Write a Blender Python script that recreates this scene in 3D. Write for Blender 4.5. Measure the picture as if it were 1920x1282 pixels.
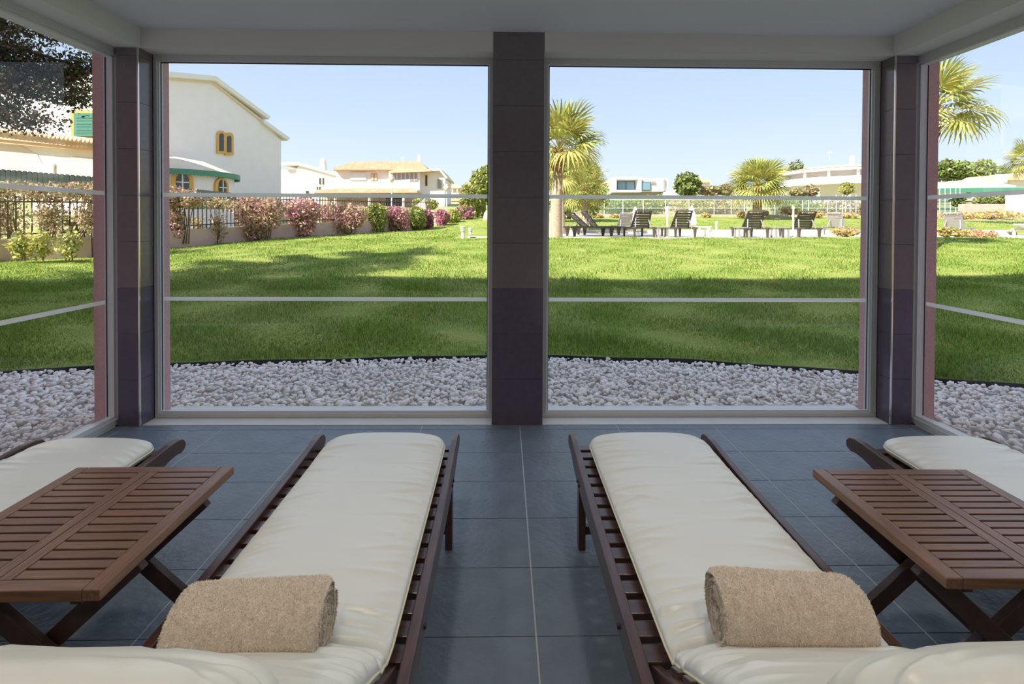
import bpy, bmesh, math, random
import numpy as np
from mathutils import Vector, Matrix
for o in list(bpy.data.objects): bpy.data.objects.remove(o)
SC = bpy.context.scene
COL = SC.collection
rng = np.random.default_rng(7); random.seed(7)
PI = math.pi

# ------------------------------------------------------------------ camera
FPX, YAW, PITCH, ROLL, CY, CAMH = 928.0, .01603, .01368, .00458, 429.18, 1.256
_f = Vector((math.sin(YAW)*math.cos(PITCH), math.cos(YAW)*math.cos(PITCH), -math.sin(PITCH)))
_r0 = Vector((math.cos(YAW), -math.sin(YAW), 0)); _u0 = _r0.cross(_f)
_r = _r0*math.cos(ROLL)+_u0*math.sin(ROLL); _u = _u0*math.cos(ROLL)-_r0*math.sin(ROLL)
cam_d = bpy.data.cameras.new('camera'); cam = bpy.data.objects.new('camera', cam_d); COL.objects.link(cam)
cam.matrix_world = Matrix(((_r.x,_u.x,-_f.x,0),(_r.y,_u.y,-_f.y,0),(_r.z,_u.z,-_f.z,CAMH),(0,0,0,1)))
cam_d.sensor_width = 36; cam_d.lens = FPX/1920*36; cam_d.shift_y = -(641-CY)/1920
cam_d.clip_start = .05; cam_d.clip_end = 600
SC.camera = cam

# ------------------------------------------------------------------ sky, sun, exposure
vs = SC.view_settings
vs.view_transform = 'Standard'; vs.look = 'None'; vs.exposure = 0.62; vs.gamma = 1.0; vs.use_curve_mapping = False
W = bpy.data.worlds.new('sky'); SC.world = W; W.use_nodes = True
nt = W.node_tree; nt.nodes.clear()
tc = nt.nodes.new('ShaderNodeTexCoord'); sx = nt.nodes.new('ShaderNodeSeparateXYZ'); rp = nt.nodes.new('ShaderNodeValToRGB')
bg = nt.nodes.new('ShaderNodeBackground'); ow = nt.nodes.new('ShaderNodeOutputWorld')
nt.links.new(tc.outputs['Generated'], sx.inputs[0]); nt.links.new(sx.outputs['Z'], rp.inputs[0])
nt.links.new(rp.outputs[0], bg.inputs[0]); nt.links.new(bg.outputs[0], ow.inputs[0])
els = rp.color_ramp.elements
els[0].position = 0.0; els[0].color = (.76,.84,.90,1)
els[1].position = 1.0; els[1].color = (.47,.60,.82,1)
for p, c in ((.10,(.68,.79,.90,1)), (.20,(.55,.69,.88,1)), (.32,(.475,.61,.83,1))):
    e = els.new(p); e.color = c
bg.inputs[1].default_value = .80
sun_d = bpy.data.lights.new('sun', 'SUN'); sun = bpy.data.objects.new('sun', sun_d); COL.objects.link(sun)
SUN_EL = math.radians(40)
sd = Vector((.75*math.cos(SUN_EL), .66*math.cos(SUN_EL), -math.sin(SUN_EL)))
sun.rotation_euler = sd.to_track_quat('-Z', 'Y').to_euler(); sun.location = (-20,-20,30)
sun_d.energy = 6.6; sun_d.angle = math.radians(.6); sun_d.color = (1,.94,.84)
FILL_W = 1.6            # each added ceiling fill light

# ------------------------------------------------------------------ helpers
def ray(x, y): return _f+_r*((x-960)/FPX)-_u*((y-CY)/FPX)
CO = Vector((0,0,CAMH))
def at(x, y, Y):
    v = ray(x, y); return CO+v*(Y/v.y)
def on_plane(x, y, P, n):
    v = ray(x, y); return CO+v*((P-CO).dot(n)/v.dot(n))

def mat(name, col, rough=.6, spec=.5, metal=0, var=0, vscale=6, col2=None, bump=0, bscale=40, island=0, coat=0, stretch=None, detail=4, sheen=0):
    m = bpy.data.materials.new(name); m.use_nodes = True
    n = m.node_tree.nodes; l = m.node_tree.links; b = n['Principled BSDF']
    c = (*col, 1)
    b.inputs['Base Color'].default_value = c
    b.inputs['Roughness'].default_value = rough; b.inputs['Specular IOR Level'].default_value = spec
    b.inputs['Metallic'].default_value = metal
    if coat: b.inputs['Coat Weight'].default_value = coat; b.inputs['Coat Roughness'].default_value = .25
    if sheen: b.inputs['Sheen Weight'].default_value = sheen
    t = None
    if var or bump:
        t = n.new('ShaderNodeTexCoord'); mp = n.new('ShaderNodeMapping'); l.new(t.outputs['Object'], mp.inputs[0])
        if stretch: mp.inputs['Scale'].default_value = stretch
    src = None
    if var:
        no = n.new('ShaderNodeTexNoise'); no.inputs['Scale'].default_value = vscale; no.inputs['Detail'].default_value = detail
        l.new(mp.outputs[0], no.inputs[0])
        r = n.new('ShaderNodeMapRange'); r.inputs[1].default_value = .3; r.inputs[2].default_value = .7
        l.new(no.outputs[0], r.inputs[0])
        mx = n.new('ShaderNodeMix'); mx.data_type = 'RGBA'
        mx.inputs[6].default_value = c; mx.inputs[7].default_value = (*(col2 or tuple(v*(1-var) for v in col)), 1)
        l.new(r.outputs[0], mx.inputs[0]); src = mx.outputs[2]
    if island:
        g = n.new('ShaderNodeNewGeometry'); oi = n.new('ShaderNodeObjectInfo')
        ad = n.new('ShaderNodeMath'); ad.operation = 'ADD'; l.new(g.outputs['Random Per Island'], ad.inputs[0]); l.new(oi.outputs['Random'], ad.inputs[1])
        fr = n.new('ShaderNodeMath'); fr.operation = 'FRACT'; l.new(ad.outputs[0], fr.inputs[0])
        hs = n.new('ShaderNodeHueSaturation')
        r = n.new('ShaderNodeMapRange'); r.inputs[3].default_value = 1-island; r.inputs[4].default_value = 1+island
        l.new(fr.outputs[0], r.inputs[0]); l.new(r.outputs[0], hs.inputs['Value'])
        r2 = n.new('ShaderNodeMapRange'); r2.inputs[3].default_value = .5-.06*island; r2.inputs[4].default_value = .5+.06*island
        m7 = n.new('ShaderNodeMath'); m7.operation = 'MULTIPLY'; m7.inputs[1].default_value = 7.31; l.new(fr.outputs[0], m7.inputs[0])
        f7 = n.new('ShaderNodeMath'); f7.operation = 'FRACT'; l.new(m7.outputs[0], f7.inputs[0])
        l.new(f7.outputs[0], r2.inputs[0]); l.new(r2.outputs[0], hs.inputs['Hue'])
        if src: l.new(src, hs.inputs['Color'])
        else: hs.inputs['Color'].default_value = c
        src = hs.outputs[0]
    if src: l.new(src, b.inputs['Base Color'])
    if bump:
        n2 = n.new('ShaderNodeTexNoise'); n2.inputs['Scale'].default_value = bscale; n2.inputs['Detail'].default_value = 5
        l.new(mp.outputs[0], n2.inputs[0])
        bp = n.new('ShaderNodeBump'); bp.inputs['Strength'].default_value = bump; bp.inputs['Distance'].default_value = .01
        l.new(n2.outputs[0], bp.inputs['Height']); l.new(bp.outputs[0], b.inputs['Normal'])
    return m

def leafmat(name, col, island=.35, trans=.35, rough=.5):
    m = mat(name, col, rough=rough, spec=.3, island=island)
    n = m.node_tree.nodes; l = m.node_tree.links; b = n['Principled BSDF']; o = n['Material Output']
    tr = n.new('ShaderNodeBsdfTranslucent'); mx = n.new('ShaderNodeMixShader'); mx.inputs[0].default_value = trans
    src = b.inputs['Base Color'].links[0].from_socket
    l.new(src, tr.inputs[0]); l.new(b.outputs[0], mx.inputs[1]); l.new(tr.outputs[0], mx.inputs[2]); l.new(mx.outputs[0], o.inputs[0])
    return m

def glassmat(name, tint, ior=1.45):
    m = bpy.data.materials.new(name); m.use_nodes = True
    n = m.node_tree.nodes; l = m.node_tree.links; n.clear()
    o = n.new('ShaderNodeOutputMaterial'); t = n.new('ShaderNodeBsdfTransparent'); g = n.new('ShaderNodeBsdfGlossy'); x = n.new('ShaderNodeMixShader'); f = n.new('ShaderNodeFresnel')
    t.inputs[0].default_value = (*tint, 1); g.inputs['Roughness'].default_value = .0; f.inputs[0].default_value = ior
    gm = n.new('ShaderNodeNewGeometry'); io = n.new('ShaderNodeMapRange'); io.inputs[3].default_value = ior; io.inputs[4].default_value = 1/ior   # a thin sheet: same reflection from both sides
    l.new(gm.outputs['Backfacing'], io.inputs[0]); l.new(io.outputs[0], f.inputs[0])
    l.new(f.outputs[0], x.inputs[0]); l.new(t.outputs[0], x.inputs[1]); l.new(g.outputs[0], x.inputs[2]); l.new(x.outputs[0], o.inputs[0])
    return m

def bandmat(name, col, alpha):
    m = bpy.data.materials.new(name); m.use_nodes = True
    n = m.node_tree.nodes; l = m.node_tree.links; n.clear()
    o = n.new('ShaderNodeOutputMaterial'); t = n.new('ShaderNodeBsdfTransparent'); d = n.new('ShaderNodeBsdfDiffuse'); q = n.new('ShaderNodeBsdfTranslucent')
    x = n.new('ShaderNodeMixShader'); y = n.new('ShaderNodeMixShader')
    d.inputs[0].default_value = (*col,1); q.inputs[0].default_value = (*col,1); x.inputs[0].default_value = .72; y.inputs[0].default_value = alpha
    l.new(d.outputs[0], x.inputs[1]); l.new(q.outputs[0], x.inputs[2]); l.new(t.outputs[0], y.inputs[1]); l.new(x.outputs[0], y.inputs[2]); l.new(y.outputs[0], o.inputs[0])
    return m

def tag(o, label=None, cat=None, group=None, kind=None):
    if label: o['label'] = label
    if cat: o['category'] = cat
    if group: o['group'] = group
    if kind: o['kind'] = kind
    return o
def empty(name, loc=(0,0,0), rz=0, label=None, cat=None, group=None, kind=None):
    o = bpy.data.objects.new(name, None); COL.objects.link(o); o.location = loc; o.rotation_euler = (0,0,rz); o.empty_display_size = .1
    return tag(o, label, cat, group, kind)
def inst(name, me, parent=None, loc=(0,0,0), rot=(0,0,0), scale=(1,1,1)):
    o = bpy.data.objects.new(name, me); COL.objects.link(o); o.parent = parent; o.location = loc; o.rotation_euler = rot; o.scale = scale
    return o
def copy_tree(o, parent=None):
    c = o.copy(); COL.objects.link(c); c.parent = parent
    for ch in list(o.children): copy_tree(ch, c)
    return c

class MB:
    def __init__(s): s.v = []; s.f = []; s.m = []; s.mi = 0
    def add(s, vs_, fs):
        b = len(s.v); s.v += [tuple(q) for q in vs_]; s.f += [tuple(b+i for i in q) for q in fs]; s.m += [s.mi]*len(fs); return s
    def box(s, x0, x1, y0, y1, z0, z1):
        return s.add([(x0,y0,z0),(x1,y0,z0),(x1,y1,z0),(x0,y1,z0),(x0,y0,z1),(x1,y0,z1),(x1,y1,z1),(x0,y1,z1)],
                     [(0,3,2,1),(4,5,6,7),(0,1,5,4),(1,2,6,5),(2,3,7,6),(3,0,4,7)])
    def bar(s, a, b, w, h, up=(0,0,1)):
        a = Vector(a); b = Vector(b); d = (b-a).normalized(); up = Vector(up)
        sd_ = d.cross(up).normalized(); u = sd_.cross(d).normalized()
        P = []
        for q in (a, b):
            for i, j in ((-1,-1),(1,-1),(1,1),(-1,1)): P.append(q+sd_*(w/2*i)+u*(h/2*j))
        return s.add(P, [(0,1,2,3),(7,6,5,4),(0,4,5,1),(1,5,6,2),(2,6,7,3),(3,7,4,0)])
    def prism(s, pts, vec):
        n = len(pts); vec = Vector(vec); pts = [Vector(p) for p in pts]
        return s.add(pts+[p+vec for p in pts], [tuple(range(n)), tuple(range(2*n-1, n-1, -1))]+[(i,(i+1)%n,n+(i+1)%n,n+i) for i in range(n)])
    def tube(s, pts, r, n=10, cap=True):
        pts = [Vector(p) for p in pts]; k = len(pts)
        rr = r if hasattr(r, '__len__') else [r]*k
        V = []
        for i, p in enumerate(pts):
            d = (pts[min(i+1,k-1)]-pts[max(i-1,0)]).normalized()
            a = d.cross(Vector((0,0,1)) if abs(d.z) < .95 else Vector((1,0,0))).normalized(); b = d.cross(a)
            for j in range(n):
                t = 2*PI*j/n; V.append(p+(a*math.cos(t)+b*math.sin(t))*rr[i])
        F = [(i*n+j, i*n+(j+1)%n, (i+1)*n+(j+1)%n, (i+1)*n+j) for i in range(k-1) for j in range(n)]
        if cap: F += [tuple(range(n-1,-1,-1)), tuple(range((k-1)*n, k*n))]
        return s.add(V, F)
    def lathe(s, prof, c=(0,0,0), n=20, a0=0, a1=2*PI):
        c = Vector(c); full = abs(a1-a0-2*PI) < 1e-6; m = n if full else n+1; V = []
        for r, z in prof:
            for j in range(m):
                t = a0+(a1-a0)*j/n; V.append(c+Vector((r*math.cos(t), r*math.sin(t), z)))
        F = []
        for i in range(len(prof)-1):
            for j in range(n):
                q = (j+1) % m; F.append((i*m+j, i*m+q, (i+1)*m+q, (i+1)*m+j))
        return s.add(V, F)
    def mesh(s, name, mats, smooth=False, off=None, bevel=0):
        me = bpy.data.meshes.new(name)
        v = s.v if off is None else [(p[0]-off[0], p[1]-off[1], p[2]-off[2]) for p in s.v]
        me.from_pydata(v, [], s.f)
        for m in (mats if isinstance(mats, (list, tuple)) else [mats]): me.materials.append(m)
        me.polygons.foreach_set('material_index', s.m)
        bm = bmesh.new(); bm.from_mesh(me); bmesh.ops.recalc_face_normals(bm, faces=bm.faces)
        if bevel:
            bmesh.ops.bevel(bm, geom=[e for e in bm.edges if len(e.link_faces) == 2 and e.calc_face_angle(0) > .6], offset=bevel, segments=2, affect='EDGES', profile=.5)
        bm.to_mesh(me); bm.free()
        if smooth: me.polygons.foreach_set('use_smooth', [True]*len(me.polygons))
        me.update(); return me
    def build(s, name, mats, parent=None, smooth=False, bevel=0, local=False):
        off = None
        if parent is not None and not local:
            off = Vector(parent.location); q = parent.parent
            while q: off += Vector(q.location); q = q.parent
        return inst(name, s.mesh(name, mats, smooth, off, bevel), parent)

def npmesh(name, V, F, mats, mi=None, smooth=False):
    """fast mesh from numpy: V (n,3), F (m,k)"""
    me = bpy.data.meshes.new(name); V = np.asarray(V, np.float32); F = np.asarray(F, np.int32); m, k = F.shape
    me.vertices.add(len(V)); me.vertices.foreach_set('co', V.ravel())
    me.loops.add(m*k); me.loops.foreach_set('vertex_index', F.ravel())
    me.polygons.add(m); me.polygons.foreach_set('loop_start', np.arange(0, m*k, k, dtype=np.int32)); me.polygons.foreach_set('loop_total', np.full(m, k, np.int32))
    for q in (mats if isinstance(mats, (list, tuple)) else [mats]): me.materials.append(q)
    if mi is not None: me.polygons.foreach_set('material_index', np.asarray(mi, np.int32))
    if smooth: me.polygons.foreach_set('use_smooth', np.ones(m, bool))
    me.update(calc_edges=True); return me

# ------------------------------------------------------------------ materials
M = {}
M['ceiling'] = mat('ceiling paint', (.76,.78,.80), .9, .2, var=.06, vscale=1.2)
M['beam'] = mat('beam paint', (.78,.76,.72), .8, .2, var=.05, vscale=2)
M['frame'] = mat('grey aluminium frame', (.62,.62,.61), .45, .5, var=.06, vscale=3)
M['bead'] = mat('bright glazing bead', (.75,.76,.78), .3, .6)
M['gasket'] = mat('dark gasket', (.02,.02,.03), .6)
M['glass'] = glassmat('window glass', (.985,.99,.985))
M['band'] = bandmat('frosted band', (.97,.95,.92), .88)
M['tile_hi'] = mat('mauve grey wall tile', (.20,.168,.18), .2, .5, var=.12, vscale=30)
M['tile_lo'] = mat('dark purple wall tile', (.118,.092,.14), .22, .5, var=.15, vscale=30)
M['grout'] = mat('grey grout', (.30,.28,.29), .9)
M['chrome'] = mat('chrome edge trim', (.8,.77,.72), .18, metal=1)
M['floor_tile'] = mat('slate blue floor tile', (.170,.207,.250), .38, .5, var=.22, vscale=7, bump=.35, bscale=38)
M['floor_grout'] = mat('pale floor grout', (.42,.44,.46), .9)
M['floor_dark'] = mat('dark joint', (.03,.035,.045), .9)
M['sill'] = mat('pale stone sill', (.72,.70,.67), .5, var=.08, vscale=8)
M['pink'] = mat('pink rendered wall', (.70,.43,.43), .9, .2, var=.12, vscale=60, bump=.5, bscale=160)
M['wood_y'] = mat('dark stained wood rail', (.112,.054,.040), .30, .5, var=.5, vscale=14, stretch=(6,.6,6), coat=.25)
M['wood_x'] = mat('dark stained wood slat', (.10,.050,.040), .26, .5, var=.5, vscale=14, stretch=(.6,6,6), coat=.25)
M['tab_x'] = mat('oiled brown wood slat', (.225,.112,.066), .34, .5, var=.45, vscale=16, stretch=(.5,7,7), coat=.15, island=.12)
M['tab_y'] = mat('oiled brown wood border', (.250,.124,.072), .34, .5, var=.45, vscale=16, stretch=(7,.5,7), coat=.15)
M['tab_leg'] = mat('dark wood table leg', (.105,.055,.042), .4, .5, var=.4, vscale=14, stretch=(3,3,1))
M['cushion'] = mat('cream leatherette', (.80,.79,.735), .30, .5, var=.04, vscale=5)
M['piping'] = mat('pale yellow piping', (.80,.74,.52), .5)
M['towel'] = mat('beige terry cloth', (.80,.68,.56), .95, .1, var=.18, vscale=60, bump=.6, bscale=220, sheen=.4)
M['terry'] = mat('beige terry loops', (.86,.74,.61), .95, .1, island=.28, sheen=.3)
M['metal_dark'] = mat('dark bolt metal', (.05,.045,.045), .4, metal=.8)
M['wall_in'] = mat('cream interior wall paint', (.74,.70,.64), .85, .2, var=.04, vscale=2)
M['pebble'] = mat('white marble pebble', (.95,.885,.84), .6, .4, var=.08, vscale=30, island=.12)
M['pebble_tan'] = mat('tan pebble', (.60,.50,.44), .6, .4, island=.25)
M['gravel_base'] = mat('gravel bed', (.62,.58,.55), .95, var=.3, vscale=40)
M['edging'] = mat('black lawn edging', (.02,.022,.026), .6)
M['soil'] = mat('lawn turf', (.185,.262,.045), .95, .1, var=1, col2=(.35,.365,.105), vscale=1.3, bump=.8, bscale=45, detail=9)
M['blade'] = leafmat('grass blade', (.215,.315,.048), .55, .35)
M['hill'] = mat('dry grassy hillside', (.20,.24,.10), .95, .1, var=1, col2=(.46,.40,.20), vscale=.35, bump=.6, bscale=6, detail=9)
M['deck'] = mat('pale stone deck', (.66,.60,.54), .8, var=.12, vscale=2)

# ------------------------------------------------------------------ ROOM
ZC = 2.42; YF = 3.045; YFR = 3.16; YG = 3.19
XL, XR = -2.205, 2.41          # inner faces of the side beams
XLG, XRG = -2.43, 2.645        # side glass planes
def struct(name, mb, m, label, cat='room', bevel=0):
    o = mb.build(name, m, bevel=bevel); tag(o, label, cat, kind='structure'); return o
struct('ceiling', MB().box(-2.75,2.95,-4.6,3.28,ZC,ZC+.25), M['ceiling'], 'flat pale grey ceiling over the lounge', 'ceiling')
struct('trim_1', MB().box(XL,-.072,YF,3.28,2.30,ZC), M['beam'], 'pale boxed ceiling beam above the left front window', 'beam')
struct('trim_2', MB().box(.244,XR,YF,3.28,2.30,ZC), M['beam'], 'pale boxed ceiling beam above the right front window', 'beam')
struct('trim_3', MB().box(-2.6,XL,.15,3.28,2.30,ZC), M['beam'], 'pale boxed ceiling beam above the left side window', 'beam')
struct('trim_4', MB().box(XR,2.8,.15,3.28,2.30,ZC), M['beam'], 'pale boxed ceiling beam above the right side window', 'beam')
# floor: base slab + tiles
X0T, Y0T = .103, 2.984
fl = struct('floor', MB().box(-2.46,2.67,-4.6,3.06,-.12,-.004), M['floor_dark'], 'slate blue stone tile floor with pale joints', 'floor')
tile_me = MB().box(-.2975,.2975,-.1488,.1488,-.012,0).mesh('floor_tile', M['floor_tile'], bevel=.0012)
edge_me = MB().box(-.2975,.2975,-.031,.031,-.012,0).mesh('floor_tile_edge', M['floor_tile'])
def clipped_tile(x0, x1, y0, y1):
    return MB().box(x0,x1,y0,y1,-.012,0)
for i in range(-5, 5):
    xa = X0T+.6*i; xb = xa+.6
    x0, x1 = max(xa+.0025,-2.36), min(xb-.0025,2.57)
    if x1-x0 < .05: continue
    full = x1-x0 > .59
    for j in range(0, 14):
        yc = Y0T-.3*j-.15
        if full: inst('floor_tile', tile_me, fl, ((xa+xb)/2, yc, 0))
        else: clipped_tile(x0,x1,yc-.1488,yc+.1488).build('floor_tile', M['floor_tile'], fl)
    if full: inst('floor_tile', edge_me, fl, ((xa+xb)/2, Y0T+.0325, 0))
    else: clipped_tile(x0,x1,Y0T+.0015,Y0T+.064).build('floor_tile', M['floor_tile'], fl)
    if i > -5:
        MB().box(xa-.0025,xa+.0025,-1.5,Y0T+.062,-.012,-.0008).build('grout_line', M['floor_grout'], fl)
# sills
struct('trim_5', MB().box(-2.213,-.073,3.05,3.17,-.1,.003), M['sill'], 'pale stone threshold under the left front window', 'sill')
struct('trim_6', MB().box(.245,2.42,3.05,3.17,-.1,.003), M['sill'], 'pale stone threshold under the right front window', 'sill')
struct('trim_7', MB().box(-2.46,-2.36,.15,3.036,-.1,.003), M['sill'], 'pale stone threshold under the left side window', 'sill')
struct('trim_8', MB().box(2.57,2.67,.15,3.036,-.1,.003), M['sill'], 'pale stone threshold under the right side window', 'sill')
struct('trim_9', MB().box(-2.19,2.38,3.225,3.322,-.2,.018), M['sill'], 'pale stone outer sill along the front windows', 'sill')
struct('trim_10', MB().box(-2.56,-2.475,.15,3.08,-.2,.0), M['sill'], 'pale stone outer sill along the left side window', 'sill')
struct('trim_11', MB().box(2.69,2.775,.15,3.08,-.2,.0), M['sill'], 'pale stone outer sill along the right side window', 'sill')
# tiled pillars
ROWS = [.005+.2807*k for k in range(9)]
def pillar(name, x0, x1, y0, y1, ztop, faces, label):
    r = empty(name, ((x0+x1)/2, (y0+y1)/2, 0), label=label, cat='pillar', kind='structure')
    MB().box(x0+.006,x1-.006,y0+.006,y1,0,ztop).build('core', M['grout'], r)
    g = .0012
    for k, z in enumerate(ROWS):
        z0 = z+g; z1 = min(z+.2807-g, ztop)
        if z1-z0 < .01: continue
        m = M['tile_lo'] if k < 3 else M['tile_hi']
        if 'f' in faces: MB().box(x0,x1,y0,y0+.0055,z0,z1).build('tile', m, r)
        if 'l' in faces: MB().box(x0,x0+.0055,y0+.007,y1,z0,z1).build('tile', m, r)
        if 'r' in faces: MB().box(x1-.0055,x1,y0+.007,y1,z0,z1).build('tile', m, r)
    return r
pillar('pillar', -.071, .242, YF, 3.16, ZC-.001, 'flr', 'purple tiled pillar between the two front windows')
p = pillar('pillar', -2.345, -2.213, 3.036, 3.157, 2.299, 'fr', 'purple tiled corner pillar left of the front windows')
MB().box(-2.217,-2.209,3.031,3.039,.003,2.297).build('edge_trim', M['chrome'], p)
p = pillar('pillar', 2.422, 2.556, 3.043, 3.157, 2.299, 'fl', 'purple tiled corner pillar right of the front windows')
MB().box(2.418,2.426,3.038,3.046,.003,2.297).build('edge_trim', M['chrome'], p)
# windows
def front_window(name, x0, x1, wl, wr, label):
    r = empty(name, ((x0+x1)/2, YG, 0), label=label, cat='window', kind='structure')
    zb, zt = .004, 2.308; w = .046
    gx0, gx1, gz0, gz1 = x0+wl, x1-wr, zb+.026, zt-.043
    for a in ((x0,x1,zb,gz0,'bottom_rail'),(x0,x1,gz1,zt,'top_rail'),(x0,gx0,gz0,gz1,'stile'),(gx1,x1,gz0,gz1,'stile')):
        MB().box(a[0],a[1],YFR,YFR+.06,a[2],a[3]).build(a[4], M['frame'], r, bevel=.003)
    for a in ((gx0,gx1,gz0,gz0+.014),(gx0,gx1,gz1-.006,gz1),(gx0,gx0+.008,gz0+.014,gz1-.006),(gx1-.008,gx1,gz0+.014,gz1-.006)):
        MB().box(a[0],a[1],YFR+.012,YG-.004,a[2],a[3]).build('glazing_bead', M['bead'], r)
    for a in ((gx0+.008,gx0+.012,gz0+.014,gz1),(gx1-.012,gx1-.008,gz0+.014,gz1),(gx0,gx1,gz1-.012,gz1-.006)):
        MB().box(a[0],a[1],YG-.006,YG-.002,a[2],a[3]).build('gasket', M['gasket'], r)
    MB().add([(gx0,YG,gz0),(gx1,YG,gz0),(gx1,YG,gz1),(gx0,YG,gz1)], [(0,1,2,3)]).build('pane', M['glass'], r)
    for z in (.757, 1.4216):
        MB().box(gx0+.012,gx1-.012,YG+.001,YG+.002,z-.0125,z+.0125).build('frosted_band', M['band'], r)
front_window('window_1', -2.212, -.072, .024, .024, 'left front window with two frosted bands facing the lawn')
front_window('window_2', .243, 2.4215, .034, .040, 'right front window with two frosted bands facing the pool deck')
def side_window(name, xi, xg, y0, y1, label):
    s = 1 if xg > xi else -1
    r = empty(name, (xg, (y0+y1)/2, 0), label=label, cat='window', kind='structure')
    zb, zt = .004, 2.308; gy0, gy1, gz0, gz1 = y0+.03, y1-.03, zb+.035, zt-.05
    A, B = sorted((xi, xi+s*.085))
    for a in ((y0,y1,zb,gz0,'bottom_rail'),(y0,y1,gz1,zt,'top_rail'),(y0,gy0,gz0,gz1,'stile'),(gy1,y1,gz0,gz1,'stile')):
        MB().box(A,B,a[0],a[1],a[2],a[3]).build(a[4], M['frame'], r, bevel=.003)
    A, B = sorted((xi+s*.02, xg-s*.004))
    for a in ((gy0,gy1,gz0,gz0+.014),(gy0,gy1,gz1-.012,gz1),(gy1-.012,gy1,gz0+.014,gz1-.012)):
        MB().box(A,B,a[0],a[1],a[2],a[3]).build('glazing_bead', M['bead'], r)
    A, B = sorted((xg-s*.006, xg-s*.002))
    MB().box(A,B,gy1-.016,gy1-.012,gz0+.014,gz1-.012).build('gasket', M['gasket'], r)
    MB().add([(xg,gy0,gz0),(xg,gy1,gz0),(xg,gy1,gz1),(xg,gy0,gz1)], [(0,1,2,3)]).build('pane', M['glass'], r)
    A, B = sorted((xg+s*.001, xg+s*.002))
    for z in (.757, 1.4216):
        MB().box(A,B,gy0+.012,gy1-.016,z-.0125,z+.0125).build('frosted_band', M['band'], r)
side_window('window_3', -2.365, XLG, .15, 3.10, 'left side window with a sloping line of frosted bands')
side_window('window_4', 2.575, XRG, .15, 3.10, 'right side window looking out to a palm')
# exterior pink corner piers
def pier(name, x0, x1, y0, y1, label):
    return struct(name, MB().box(x0,x1,y0,y1,-.2,2.66), M['pink'], label, 'pier')
pier('wall_corner_left', -2.535, -2.195, 3.223, 3.285, 'pink rendered outer pier at the left front corner')
MB().box(-2.535,-2.452,3.095,3.223,-.2,2.66).build('return', M['pink'], bpy.data.objects['wall_corner_left'])
pier('wall_corner_right', 2.386, 2.745, 3.223, 3.275, 'pink rendered outer pier at the right front corner')
MB().box(2.67,2.745,3.095,3.223,-.2,2.66).build('return', M['pink'], bpy.data.objects['wall_corner_right'])
struct('wall_front', MB().box(-2.56,2.78,3.05,3.30,2.67,3.1), M['pink'], 'pink rendered parapet above the front windows', 'wall')
# room behind the camera and the hotel block above it
struct('wall_rear', MB().box(-2.75,2.95,-4.75,-4.6,-.12,2.6), M['wall_in'], 'cream rear wall of the lounge', 'wall')
struct('wall_left', MB().box(-2.75,-2.43,-4.6,.15,-.12,2.42), M['wall_in'], 'cream left wall of the lounge behind the side window', 'wall')
struct('wall_right', MB().box(2.645,2.95,-4.6,.15,-.12,2.42), M['wall_in'], 'cream right wall of the lounge behind the side window', 'wall')
struct('wall_hotel', MB().box(-22,9,-14,-.7,2.75,12.2).box(-22,-2.8,-14,-.7,-.2,2.75).box(3,9,-14,-.7,-.2,2.75), M['pink'], 'pink hotel block standing behind the lounge', 'building')
# unseen ceiling fill lights, added because daylight alone leaves the cushions dark
can = MB().lathe([(.115,0),(.115,-.006),(.098,-.006),(.092,.012),(.0,.012)], n=24).mesh('fill_light_trim', M['bead'], smooth=False)
for ix, x in enumerate((-1.65,-.5,.65,1.8)):
    for iy, y in enumerate((1.5,.3,-.9,-2.1)):
        o = inst('ceiling_fill_light', can, None, (x,y,ZC))
        tag(o, 'round white ceiling fill light added above the loungers', 'lamp', 'added ceiling fill lights in a grid')
        ld = bpy.data.lights.new('fill_light_bulb', 'AREA'); ld.shape = 'DISK'; ld.size = .17; ld.energy = FILL_W; ld.color = (1,.90,.76); ld.spread = math.radians(130)
        lo = bpy.data.objects.new('fill_light_bulb', ld); COL.objects.link(lo); lo.parent = o; lo.location = (0,0,-.008)

# ------------------------------------------------------------------ LOUNGERS (local: centre x=0, far tip at y=0, runs to -y)
HW = .31
def rail_mesh(sgn):
    top = [(-1.95,.295),(-1.6,.297),(-1.1,.300),(-.6,.305),(-.35,.312),(-.2,.322),(-.1,.330),(-.05,.330),(-.02,.322),(-.004,.305)]
    bot = [(0,.29),(-.008,.274),(-.03,.266),(-.06,.270),(-.10,.268),(-.16,.252),(-.24,.236),(-.4,.230),(-.9,.226),(-1.95,.222)]
    pts = [(0,y,z) for y, z in top+bot]
    b = MB().prism([(-.014,y,z) for _, y, z in pts], (.028,0,0))
    return b.mesh('side_rail', M['wood_y'], bevel=.004)
rail_me = rail_mesh(1)
slat_me = MB().box(-HW+.014,HW-.014,-.0235,.0235,-.009,.009).mesh('slat', M['wood_x'], bevel=.002)
leg_me = MB().box(-.0135,.0135,-.021,.021,0,.236).mesh('leg', M['wood_y'], bevel=.002)
bolt_me = MB().lathe([(0,.004),(.006,.004),(.007,0)], n=10).mesh('bolt', M['metal_dark'], smooth=True)
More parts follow.
